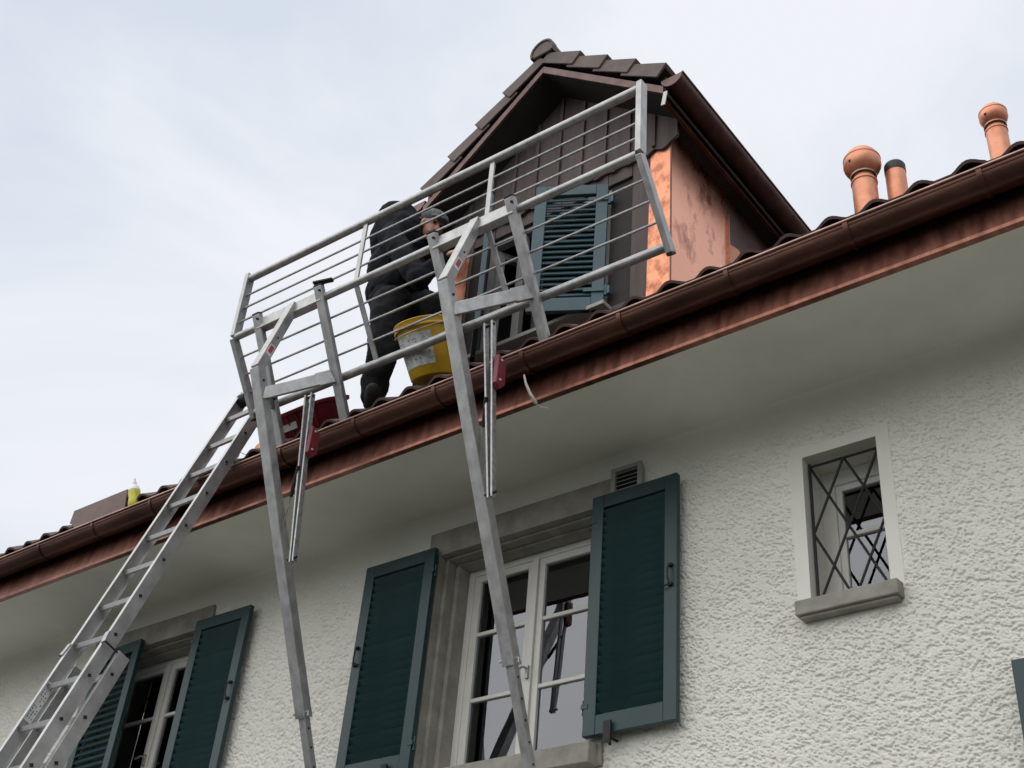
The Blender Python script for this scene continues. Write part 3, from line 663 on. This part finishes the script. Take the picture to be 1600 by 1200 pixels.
# ------------------------------------------------------------------ support brackets with telescopic poles
def bracket(xl, xr, xp, ptop, plow, pjoint, label, strut_x, tilt):
    """xl/xr posts, xp pole plane; pole top and a lower point are (y,z)"""
    gy, gz = 4.352, 4.300
    root = thing('support_bracket', (xp, 4.0, ptop[1]), label, 'support bracket', 'bracket poles carrying the guardrail')
    up = lambda x: gp(x, 1)
    sl = up(xl); sr = up(xr)
    MB().beam(sl+V(-.01, 0, 0), sr+V(.01, 0, 0), .058, .084, (0, 0, 1)).build('sleeve', 'aluminium', root, smooth=0, bevel=.005)
    posts = []
    for x in (xl, xr):
        t = up(x)+V(0, -.052, .055); f = V(x, gy-.01, gz-.05)
        MB().beam(t, f, .062, .040, (0, 1, 0)).build('post', 'aluminium', root, smooth=0, bevel=.005)
        d = (f-t).normalized(); posts.append((t, d))
        MB().beam(t-d*.012, t+d*.002, .060, .040, (0, 1, 0)).build('post_cap', 'black_rubber', root, smooth=0, bevel=.003)
        MB().tube([t+d*.04+V(.02, -.012, 0), t+d*.04+V(.02, -.030, -.012)], .008, 8).build('bolt', 'iron', root)
    pt = V(xp, *ptop); pl = V(xp, *plow); dd = (pl-pt).normalized()
    hub = up(xp)
    # arm from the sleeve out and down to the pole head
    MB().beam(hub+V(0, -.012, .032), pt+V(0, -.010, .012), .062, .060, (0, -1, .3)).build('arm', 'aluminium', root, smooth=0, bevel=.004)
    pj = V(xp, *pjoint)
    MB().beam(pt-dd*.02, pj, .073, .064, (0, 1, 0)).build('pole', 'aluminium', root, smooth=0, bevel=.004)
    tw = (YW-.012-pj.y)/dd.y
    end = pj+dd*tw
    inner = MB().beam(pj-dd*.2, end, .050, .044, (0, 1, 0)).build('inner_pole', 'aluminium', root, smooth=0, bevel=.004)
    h = MB(); k = .06
    while k < (end-pj).length-.1:
        q = pj+dd*k; h.tube([q+V(.0245, 0, 0), q+V(.0262, 0, 0)], .007, 8); k += .105
    h.build('peg_hole', 'iron', inner)
    cl = MB(); cl.tube([pj-dd*.02+V(-.06, -.02, 0), pj-dd*.02+V(.062, -.02, 0)], .007, 8); cl.tube([pj-dd*.02+V(.062, -.02, 0), pj-dd*.02+V(.072, -.03, -.03)], .006, 8); cl.beam(pj-dd*.035, pj, .072, .064, (0, 1, 0))
    cl.build('locking_pin', 'galvanised', root)
    fp = MB(); fp.box(xp-.07, xp+.07, YW-.022, YW-.007, end.z-.09, end.z+.09); fp.build('foot_plate', 'black_rubber', root, smooth=0, bevel=.003)
    # braces from the pole to both posts, flared at the bolted end
    for (t, d), x in zip(posts, (xl, xr)):
        s = 1 if x > xp else -1
        a = pt+dd*.165+V(s*.02, -.02, 0)
        b = V(x-s*.015, 4.232, 4.520)
        b = b+V(0, -.055, 0)
        MB().beam(a, a.lerp(b, .80), .022, .078, (0, 0, 1)).build('brace', 'aluminium', root, smooth=0, bevel=.004)
        MB().beam(a.lerp(b, .78), b, .024, .092, (0, 0, 1)).build('brace_end', 'aluminium', root, smooth=0, bevel=.004)
        MB().tube([b+V(-s*.03, -.012, .012), b+V(-s*.06, -.04, -.02)], .007, 8).tube([b+V(-s*.028, -.010, .014), b+V(-s*.034, -.022, .012)], .015, 10).build('bolt', 'iron', root)
    # hinged pressing strut: two rails, red shoe, gas spring
    st, sb = strut_x
    for off in (-.026, .026):
        MB().beam(st+V(off, 0, 0), sb+V(off*.45, 0, 0), .012, .034, (0, 1, 0)).build('strut', 'galvanised', root, smooth=0, bevel=.002)
    for e_ in (st+V(0, 0, -.02), sb+V(0, -.01, .02)): MB().tube([e_+V(-.036, 0, 0), e_+V(.036, 0, 0)], .008, 8).build('pivot', 'iron', root)
    q = st.lerp(sb, .30)
    sh = MB(); sh.prism([(q.x+.034, q.y-.016, q.z+.09), (q.x+.034, q.y+.050, q.z+.065), (q.x+.034, q.y+.055, q.z-.075), (q.x+.034, q.y+.02, q.z-.115), (q.x+.034, q.y-.016, q.z-.09)], (.030, 0, 0))
    sh.build('pressure_shoe', 'red_paint', root, smooth=0, bevel=.004)
    for zz in (.060, -.065): MB().tube([(q.x+.062, q.y+.01, q.z+zz), (q.x+.068, q.y+.008, q.z+zz)], .008, 8).build('screw', 'galvanised', root)
    s0 = st.lerp(sb, .45)+V(-.012, -.02, 0); s1 = pt+dd*.98+V(.03, 0, 0)
    MB().tube([s0, s0.lerp(s1, .5)], .011, 10).build('gas_spring', 'iron', root)
    MB().tube([s0.lerp(s1, .5), s1], .005, 8).build('spring_rod', 'galvanised', root)
    # maker's plate on the arm
    a = hub+V(0, -.012, .032); b = pt+V(0, -.010, .012); ax = (b-a).normalized()
    nr = V(1, 0, 0)
    c = a.lerp(b, .74)+nr*.0315
    MB().beam(c-ax*.045, c+ax*.045, .0008, .040, ax.cross(nr)).build('sticker', 'sticker_white', root, smooth=0)
    MB().beam(c-ax*.035+nr*.0008, c+ax*.025+nr*.0008, .0008, .028, ax.cross(nr)).build('sticker', 'sticker_red', root, smooth=0)
    MB().tube([a.lerp(b, .55)+nr*.031, a.lerp(b, .55)+nr*.035], .006, 8).tube([pt+dd*.07+nr*.035, pt+dd*.07+nr*.042], .008, 8).build('bolt', 'iron', root)
    return root
jR = onX(800, 1040, -3.764); jL = onX(475, 1122, -5.275)
bracket(-4.075, -3.496, -3.764, (3.773, 4.398), (4.78, 2.102), (jR.y, jR.z), 'aluminium bracket and pole crossing the wide window, in front of the dormer', (V(-3.610, 3.985, 4.215), V(-3.600, 4.13, 3.200)), 0)
bracket(-5.586, -5.019, -5.275, (3.797, 4.414), (4.746, 2.317), (jL.y, jL.z), 'aluminium bracket and pole beside the ladder, a red tub behind it', (V(-5.090, 4.075, 4.340), V(-5.080, 4.19, 3.250)), 0)
MB().beam(V(-5.06, 3.90, 5.082), V(-4.93, 3.94, 5.086), .035, .016).build('clamp_handle', 'black_rubber', bpy.data.objects['support_bracket.001'], bevel=.004)

# ------------------------------------------------------------------ extension ladder
lx = onY(131, 975, 3.765).x; YA = V(lx, 3.765, onY(131, 975, 3.765).z); tp = onX(375, 613, lx)
dl = (tp-YA).normalized()                      # up along the stile, front edge of the left stile
base_t = (-EYE-YA.z)/dl.z; foot = YA+dl*base_t
nl = V(0, dl.z, -dl.y)                         # into the ladder's depth, towards the wall
LW_ = .360; SD = .085; ST = .026
ladder = thing('extension_ladder', (lx+LW_/2, foot.y, -EYE), 'aluminium extension ladder leaning on the gutter at the end of the guardrail', 'ladder')
def stile(p0, p1, nm='stile'):
    m = MB(); e = (p1-p0).normalized(); a = p0+nl*(SD/2); b = p1+nl*(SD/2)
    m.beam(a, b, .006, SD, nl)
    for k, s in ((.004, -1), (SD-.004, 1)): pass
    m.beam(p0+nl*.003+V(.010, 0, 0), p1+nl*.003+V(.010, 0, 0), ST, .006, nl); m.beam(p0+nl*(SD-.003)+V(.010, 0, 0), p1+nl*(SD-.003)+V(.010, 0, 0), ST, .006, nl)
    return m
def stile2(p0, p1, flip):
    m = MB(); s = -1 if flip else 1             # channel section: web outside, flanges turned towards the rungs
    m.beam(p0+nl*(SD/2), p1+nl*(SD/2), .005, SD, nl)
    for d_ in (.003, SD-.003): m.beam(p0+nl*d_-V(s*.012, 0, 0), p1+nl*d_-V(s*.012, 0, 0), .024, .006, nl)
    return m.build('stile', 'ladder_aluminium', ladder, smooth=0, bevel=.002)
pr_ = [(354.7, 658), (325, 697), (295, 742), (265.6, 790.6), (233, 842), (197, 895), (159, 953)]
ts = [(onX(px, py, lx)-YA).dot(dl) for px, py in pr_]
sp = (ts[0]-ts[-1])/6.0
top_t = (tp-YA).dot(dl)
stile2(YA+dl*(-2.6), tp, True); stile2(YA+dl*(-2.6)+V(LW_, 0, 0), tp+dl*(-.16)+V(LW_, 0, 0), False)
rung_me = {}
def rung(p, wdt, nm='rung'):
    key = round(wdt, 3)
    if key not in rung_me:
        m = MB(); m.beam((-wdt/2, 0, 0), (wdt/2, 0, 0), .030, .026, (0, 0, 1), hollow=.003); rung_me[key] = m.mesh('rung', 'ladder_aluminium', 0)
    pk = ('end_shade', key)
    if pk not in rung_me:
        m = MB(); m.beam((wdt/2-.03, 0, 0), (wdt/2-.0015, 0, 0), .0238, .0198, (0, 0, 1)); rung_me[pk] = m.mesh('rung_end_shade', 'black_rubber', 0)  # black block in the rung end: the hole's shade put into colour
    inst('rung_end_shade', rung_me[pk], ladder, p, (R(90)-math.atan2(dl.z, dl.y), 0, 0))
    return inst('rung', rung_me[key], ladder, p, (R(90)-math.atan2(dl.z, dl.y), 0, 0))
for k in range(-1, 16):
    t = ts[0]-sp*k
    if t > top_t-.06 or t < -2.5: continue
    rung(YA+dl*t+nl*(SD*.45)+V(LW_/2, 0, 0), LW_+.012)
# the dark inside the hollow rung ends comes from added black blocks. base section lies behind, a little wider
BT = (onX(205, 1030, lx+LW_)-YA).dot(dl)-.03
off = nl*(SD+.012); bx0, bx1 = lx-.022, lx+LW_+.030
stile2(foot+off+V(bx0-lx, 0, 0), YA+dl*BT+off+V(bx0-lx, 0, 0), True); stile2(foot+off+V(bx1-lx, 0, 0), YA+dl*BT+off+V(bx1-lx, 0, 0), False)
t = BT-.14
while YA.z+dl.z*t > -EYE+.2:
    rung(YA+dl*t+off+nl*(SD*.45)+V((bx0+bx1)/2-lx, 0, 0), bx1-bx0+.012); t -= sp
for sx in (0, LW_):
    MB().beam(YA+dl*(BT-.02)+V(sx+(.012 if sx else -.012), 0, 0)-nl*.004, YA+dl*(BT+.06)+V(sx+(-.008 if sx else .008), 0, 0)-nl*.004, .032, .010, nl).build('guide_clip', 'galvanised', ladder, smooth=0, bevel=.003)
    MB().beam(YA+dl*(BT-.02)+V(sx+(.030 if sx else -.022), 0, 0)+nl*.045, YA+dl*(BT-.015)+V(sx+(.030 if sx else -.022), 0, 0)+nl*.045, .012, .10, nl).build('guide_clip', 'black_rubber', ladder, smooth=0)
    MB().beam(foot+off+V(sx, 0, 0)+nl*.04-V(0, 0, 0), foot+off+dl*.07+V(sx, 0, 0)+nl*.04, .05, .10, nl).build('foot', 'black_rubber', ladder, smooth=0, bevel=.006)
MB().tube([tp+dl*(-.05)+nl*.045+V(.004, 0, 0), tp+dl*(-.05)+nl*.045+V(.075, 0, 0)], .048, 16).build('end_roller', 'black_rubber', ladder)
c = (onX(70, 1105, lx)-YA).dot(dl)
q = YA+dl*c+nl*.040+V(.0032, 0, 0)
lbl = MB().beam(q-dl*.13, q+dl*.13, .0008, .055, nl).build('label_plate', 'sticker_white', ladder, smooth=0)
lt = MB()
for row in range(3):
    for k in range(13):
        if random.random() < .25: continue
        cc = q+dl*(-.11+.018*k)+nl*(-.016+.016*row)+V(.0008, 0, 0); lt.beam(cc, cc+dl*random.uniform(.006, .013), .0006, .006, nl)
lt.build('label_print', 'ink', lbl, smooth=0)

# ------------------------------------------------------------------ things on the roof edge
rn = V(0, -math.sin(PT), math.cos(PT)); rs = V(0, math.cos(PT), math.sin(PT))
# yellow bucket, sitting on the sloping tiles
bb = onY(676, 592, 4.470); ax = V(0, -math.sin(R(26)), math.cos(R(26)))
bucket = thing('bucket', bb, 'yellow plastic bucket with a worn pale label standing on the eave tiles', 'bucket')
br, tr, bh = .132, .172, .345
m = MB(); m.lathe([(0, 0.002), (br-.006, 0), (br, .008), (tr, bh), (tr-.007, bh), (br-.006, .012), (0, .012)], bb, ax, 40); m.build('body', 'yellow_plastic', bucket)
m = MB(); m.lathe([(tr-.002, bh-.045), (tr+.009, bh-.045), (tr+.010, bh-.038), (tr+.004, bh-.03), (tr+.006, bh-.006), (tr+.010, bh), (tr+.006, bh+.006), (tr-.008, bh+.004), (tr-.008, bh-.02)], bb, ax, 40); m.build('rim', 'yellow_plastic', bucket)
sx = V(1, 0, 0); sy = ax.cross(sx)
def bpt(a, h, e=.0012):
    r = br+(tr-br)*h/bh+e; return bb+ax*h+(sx*math.cos(a)+sy*math.sin(a))*r
a0, a1 = R(226), R(322); vs = []; n = 22
for h in (.060, .262):
    for k in range(n+1): vs.append(bpt(a0+(a1-a0)*k/n, h))
lab = MB().add(vs, [(k, k+1, n+2+k, n+1+k) for k in range(n)]).build('label', 'label_print', bucket)
m = MB()
for k in range(46):
    a = random.uniform(a0+.1, a1-.1); h = random.choice((.10, .115, .13, .16, .175, .205, .22)); da = random.uniform(.02, .07)
    vs = [bpt(a, h, .002), bpt(a+da, h, .002), bpt(a+da, h+.007, .002), bpt(a, h+.007, .002)]; m.add(vs, [(0, 1, 2, 3)])
m.build('label_print', 'ink', lab, smooth=0)
m = MB(); pts = []
for k in range(13):
    a = R(180+15*k); pts.append(bb+ax*(bh-.03)+(sx*math.cos(a)*(tr+.013)+sy*math.sin(a)*(tr+.02)*.96)-ax*.05*math.sin(math.pi*k/12))
m.tube(pts, .003, 6); m.build('handle', 'galvanised', bucket)
# red mortar tub
tb = onY(487, 672, 4.62); tb.z = roofz(4.62)+.05
tub = thing('mortar_tub', tb, 'dark red plastic mortar tub lying on the tiles behind the bracket', 'tub')
def oval(a, b, h, n=32):
    out = []
    for k in range(n):
        an = 2*math.pi*k/n; ca, sa = math.cos(an), math.sin(an); e = .55
        out.append(tb+V(1, 0, 0)*(a*math.copysign(abs(ca)**e, ca))+rs*(b*math.copysign(abs(sa)**e, sa))+rn*h)
    return out
m = MB(); lv = [oval(.24, .12, 0), oval(.25, .13, .01), oval(.315, .165, .16), oval(.34, .185, .165), oval(.345, .19, .185), oval(.33, .175, .19), oval(.31, .16, .175), oval(.235, .12, .015)]
vs = [p for l in lv for p in l]; n = 32
m.add(vs, [(j*n+k, j*n+(k+1) % n, (j+1)*n+(k+1) % n, (j+1)*n+k) for j in range(7) for k in range(n)]+[tuple(range(n-1, -1, -1)), tuple(7*n+k for k in range(n))])
m.build('body', 'red_plastic', tub)
for k in range(7):
    x = -.24+.08*k; MB().beam(tb+V(x*.9, 0, 0)-rs*.136+rn*.03, tb+V(x, 0, 0)-rs*.170+rn*.155, .014, .010, rs).build('rib', 'red_plastic', tub, smooth=0)
m = MB(); m.beam(tb+V(-.08, 0, 0)-rs*.158+rn*.09, tb+V(.06, 0, 0)-rs*.158+rn*.09, .003, .045, rn); m.build('label', 'sticker_white', tub, smooth=0)
# copper offcuts beside the tub
def offcut(poly, th, label):
    me = MB().prism(poly, th); o = me.build('copper_offcut', 'new_copper', None, smooth=0); tag(o, label, 'sheet metal', 'copper offcuts on the roof edge'); return o
Yc = 4.60; pc = lambda px, py, y=Yc: onY(px, py, y)
offcut([pc(444, 668), pc(452, 672), pc(457, 641), pc(444, 648)], (.002, .004, 0), 'small bright copper strip poking up above the red tub')
offcut([pc(386, 722, 4.52), pc(412, 716, 4.52), pc(410, 688, 4.52), pc(400, 696, 4.52)], (.002, .004, 0), 'bright copper offcut lying on the tiles between ladder and pole')
# loose wire on the gutter
wr = MB(); wr.tube([onY(372, 704, 4.40), onY(380, 709, 4.38), onY(392, 712, 4.37), onY(398, 716, 4.37)], .0035, 6); wr.tube([onY(372, 704, 4.40), onY(374, 710, 4.36), onY(370, 718, 4.35), onY(362, 724, 4.34)], .003, 6)
tag(wr.build('loose_wire', 'galvanised'), 'bent grey wire end curling over the gutter beside the ladder', 'wire')
# folded copper panel and soap bottle on the eave, left
P0, P1 = V(-7.68, 4.292, 4.190), V(-7.10, 4.292, 4.190)
m = MB(); hgt = V(0, .012, .245)
m.prism([P0, P0+V(-.03, 0, 0)+hgt*.35, P0+V(-.10, 0, 0)+hgt*.5, P0+V(-.10, 0, 0)+hgt*.92, P1+V(-.06, 0, 0)+hgt*.92, P1], (0, .012, 0))
cp = m.build('copper_flashing', 'brown_copper', None, smooth=0, bevel=.002); tag(cp, 'dull brown copper flashing piece propped on the gutter beside the soap bottle', 'flashing')
MB().prism([P0+V(-.10, 0, 0)+hgt*.921, P1+V(-.06, 0, 0)+hgt*.921, P1+V(-.06, .10, 0)+hgt*.84, P0+V(-.10, .10, 0)+hgt*.84], (0, 0, .003)).build('fold', 'brown_copper', cp, smooth=0)
sb_ = onY(209, 793, 4.325)
ax2 = V(-.22, -.1, 1).normalized()
bot = thing('soap_bottle', sb_, 'small clear bottle of yellow liquid standing on the gutter edge', 'bottle')
MB().lathe([(0, 0), (.034, 0), (.040, .01), (.041, .05), (.037, .075), (.043, .11), (.042, .135), (.0415, .1355), (0, .1355)], sb_, ax2, 24).build('liquid', 'soap', bot)
MB().lathe([(.0425, .1356), (.036, .165), (.020, .185), (.013, .192), (0, .192)], sb_, ax2, 24).build('shoulder', 'white_plastic', bot)
MB().lathe([(.015, .190), (.015, .212), (.009, .216), (.006, .238), (.0065, .245), (0, .246)], sb_, ax2, 16).build('cap', 'white_plastic', bot)
# strap hanging from the gutter
pts = [onY(819, 586, 4.29), onY(822, 600, 4.285), onY(829, 616, 4.28), onY(838, 631, 4.275)]
m = MB()
for i, p in enumerate(pts): m.v += [tuple(p+V(-.005-.002*i, 0, 0)), tuple(p+V(.005+.002*i, 0, .002))]
m.f += [(2*i, 2*i+1, 2*i+3, 2*i+2) for i in range(len(pts)-1)]
sp_ = m.build('strap', 'strap_web'); tag(sp_, 'frayed pale strap end dangling below the copper gutter', 'strap')
sd_ = sp_.modifiers.new('thickness', 'SOLIDIFY'); sd_.thickness = .003
MB().tube([pts[-1], onY(846, 636, 4.275), onY(858, 638, 4.275)], .0015, 6).build('thread', 'strap_web', sp_)

# ------------------------------------------------------------------ person at work
def capsule(m, p0, p1, r0, r1, n=14, k=5):
    p0, p1 = Vector(p0), Vector(p1); d = p1-p0; Ln = max(d.length, 1e-4); d = d/Ln
    prof = []
    for i in range(k+1): a = -math.pi/2+math.pi/2*i/k; prof.append((r0*math.cos(a), r0*math.sin(a)))
    for i in range(k+1): a = math.pi/2*i/k; prof.append((r1*math.cos(a), Ln+r1*math.sin(a)))
    m.lathe(prof, p0, d, n)
def ellipsoid(m, c, rx, ry, rz, M=None, n=18):
    vs = []; fs = []; c = Vector(c); M = M or Matrix.Identity(3); k = 10
    for i in range(k+1):
        a = -math.pi/2+math.pi*i/k
        for j in range(n): b = 2*math.pi*j/n; vs.append(c+M @ Vector((rx*max(math.cos(a), 1e-3)*math.cos(b), ry*max(math.cos(a), 1e-3)*math.sin(b), rz*math.sin(a))))
    for i in range(k):
        for j in range(n): fs.append((i*n+j, i*n+(j+1) % n, (i+1)*n+(j+1) % n, (i+1)*n+j))
    fs += [tuple(range(n-1, -1, -1)), tuple(k*n+j for j in range(n))]
    m.add(vs, fs)
def remeshed(m, name, matn, parent, vox, smooth=6, wrinkle=0, wscale=.12):
    o = m.build(name, matn, parent, smooth=0)
    rmd = o.modifiers.new('remesh', 'REMESH'); rmd.mode = 'VOXEL'; rmd.voxel_size = vox; rmd.use_smooth_shade = True
    s = o.modifiers.new('smooth', 'SMOOTH'); s.iterations = smooth; s.factor = .5
    if wrinkle:
        t = bpy.data.textures.new(name+'_folds', 'CLOUDS'); t.noise_scale = wscale; t.noise_depth = 2
        d = o.modifiers.new('folds', 'DISPLACE'); d.texture = t; d.strength = wrinkle; d.mid_level = .5; d.texture_coords = 'GLOBAL'
    return o
J = dict(hipL=onY(612, 478, 4.46), hipR=onY(632, 470, 4.68), kneeL=onY(598, 548, 4.44), ankL=onY(584, 612, 4.50), toeL=onY(596, 632, 4.42),
         kneeR=onY(686, 486, 4.62), ankR=onY(668, 560, 4.80), pel=onY(622, 470, 4.57), waist=onY(620, 432, 4.56), chest=onY(625, 378, 4.56), upb=onY(630, 345, 4.57),
         neck=onY(645, 346, 4.60), shL=onY(612, 372, 4.37), shR=onY(650, 350, 4.78), elL=onY(655, 438, 4.36), wrL=onY(694, 400, 4.47), elR=onY(688, 410, 4.78), wrR=onY(708, 385, 4.72), head=onY(676, 353, 4.62))
J['ankL'].z = max(J['ankL'].z, roofz(4.5)+.13); J['ankR'].z = roofz(4.80)+.15
J['toeL'] = J['ankL']+V(.10, -.10, -.085); J['toeR'] = J['ankR']+V(.14, -.05, -.09)
hd = J['head']
look = V(.86, -.22, -.46).normalized(); hx = look; hz = (V(.30, 0, .95)-hx*V(.30, 0, .95).dot(hx)).normalized(); hy = hz.cross(hx)
HM = Matrix((hx, hy, hz)).transposed()
hp = lambda a, b, c: hd+HM @ Vector((a, b, c))
person = MB()
ellipsoid(person, hp(-.012, 0, .02), .098, .076, .100, HM); ellipsoid(person, hp(.022, 0, -.045), .070, .058, .078, HM); capsule(person, hp(.045, 0, -.10), hp(.055, 0, -.098), .030, .026)
capsule(person, hp(.088, 0, -.002), hp(.108, 0, -.038), .011, .017); capsule(person, hp(.072, -.025, -.068), hp(.072, .025, -.068), .018, .018)
for s in (-1, 1): ellipsoid(person, hp(-.008, s*.078, -.012), .022, .010, .032, HM); capsule(person, hp(.078, s*.018, .02), hp(.066, s*.045, .022), .014, .012)
capsule(person, hp(-.035, 0, -.06), J['neck'], .058, .062)
for a, b, r0_, r1_ in (('neck', 'upb', .06, .09), ('upb', 'chest', .11, .13), ('chest', 'waist', .13, .115), ('waist', 'pel', .115, .13), ('upb', 'shL', .07, .06), ('upb', 'shR', .07, .06), ('shL', 'elL', .052, .042), ('elL', 'wrL', .042, .028), ('shR', 'elR', .052, .042), ('elR', 'wrR', .042, .028),
                     ('pel', 'hipL', .11, .09), ('pel', 'hipR', .11, .09), ('hipL', 'kneeL', .085, .058), ('kneeL', 'ankL', .056, .04), ('hipR', 'kneeR', .085, .058), ('kneeR', 'ankR', .056, .04)):
    capsule(person, J[a], J[b], r0_, r1_)
def hand(m, wr, d, side, out):
    d = d.normalized(); nrm_ = out.normalized(); sd = d.cross(nrm_).normalized()*side; pc_ = wr+d*.05
    for t in (-.028, -.010, .010, .027): capsule(m, wr+d*.01+sd*t*.6, wr+d*.085+sd*t, .016, .012, 10, 4)
    for t, ln in ((-.030, .062), (-.010, .078), (.010, .074), (.029, .056)):
        b = wr+d*.088+sd*t; k1 = b+d*ln*.5-nrm_*.010; k2 = k1+(d*.45-nrm_*.85).normalized()*ln*.42
        capsule(m, b, k1, .0092, .0086, 8, 3); capsule(m, k1, k2, .0086, .0078, 8, 3)
    b = wr+d*.030-sd*.030; k1 = b+(d*.5-sd*.75-nrm_*.3).normalized()*.040; k2 = k1+(d*.85-nrm_*.5).normalized()*.032
    capsule(m, b, k1, .0125, .0105, 8, 3); capsule(m, k1, k2, .0105, .009, 8, 3)
hand(person, J['wrL'], V(.75, .25, .25), 1, V(-.2, -.9, .4)); hand(person, J['wrR'], V(.8, .2, .05), -1, V(-.1, -.6, .7))
pb = remeshed(person, 'person', 'skin', None, .0065, 3)
tag(pb, 'person in dark jacket, grey trousers and flat cap bending over on the eave', 'person')
jk = MB()
ellipsoid(jk, J['chest']+V(.01, 0, -.03), .205, .23, .26); ellipsoid(jk, J['upb']+V(-.01, 0, -.02), .15, .20, .14); ellipsoid(jk, J['waist']+V(.0, 0, .02), .205, .23, .22); ellipsoid(jk, J['pel']+V(.0, 0, .04), .215, .235, .17)
capsule(jk, J['upb']+V(-.06, 0, .055), J['upb']+V(.02, 0, .06), .062, .055); capsule(jk, J['upb'], J['neck']+V(.0, 0, 0), .105, .078)
capsule(jk, J['upb'], J['shL'], .105, .088); capsule(jk, J['upb'], J['shR'], .105, .088)
capsule(jk, J['shL'], J['elL'], .090, .070); capsule(jk, J['elL'], J['wrL'], .070, .048); capsule(jk, J['shR'], J['elR'], .088, .068); capsule(jk, J['elR'], J['wrR'], .068, .046)
remeshed(jk, 'jacket', 'jacket_cloth', pb, .014, 4, .035, .10)
tz = MB()
ellipsoid(tz, J['pel']+V(0, 0, -.02), .185, .215, .15)
capsule(tz, J['hipL'], J['kneeL'], .142, .100); capsule(tz, J['kneeL'], J['ankL']+V(0, 0, .02), .100, .092); capsule(tz, J['hipR'], J['kneeR'], .142, .100); capsule(tz, J['kneeR'], J['ankR']+V(0, 0, .02), .088, .078)
capsule(tz, J['ankL']+V(-.01, 0, .03), J['ankL']+V(.0, 0, -.035), .086, .084)
remeshed(tz, 'trousers', 'trouser_cloth', pb, .013, 4, .035, .09)
for s in 'LR':
    b = MB(); capsule(b, J['ank'+s]+V(-.03, .02, -.07), J['toe'+s], .052, .046); capsule(b, J['ank'+s]+V(0, 0, .02), J['ank'+s]+V(-.01, 0, -.05), .055, .058); remeshed(b, 'boot', 'boot_leather', pb, .010, 3)
cp_ = MB(); ellipsoid(cp_, hp(-.018, 0, .058), .122, .100, .066, HM); ellipsoid(cp_, hp(.085, 0, .040), .070, .072, .013, HM); capsule(cp_, hp(.0, 0, .10), hp(.06, 0, .062), .02, .02)
remeshed(cp_, 'cap', 'cap_cloth', pb, .008, 3)
for s in (-1, 1): e = MB(); ellipsoid(e, hp(.080, s*.031, .002), .010, .012, .010, HM); e.build('eye', 'iron', pb)
hr = MB(); ellipsoid(hr, hp(-.052, 0, .0), .062, .078, .055, HM); remeshed(hr, 'hair', 'cap_cloth', pb, .009, 2)

# lift everything so that the ground lies at z = 0 and the lens at eye height
for o in bpy.data.objects:
    if o.parent is None: o.location.z += EYE
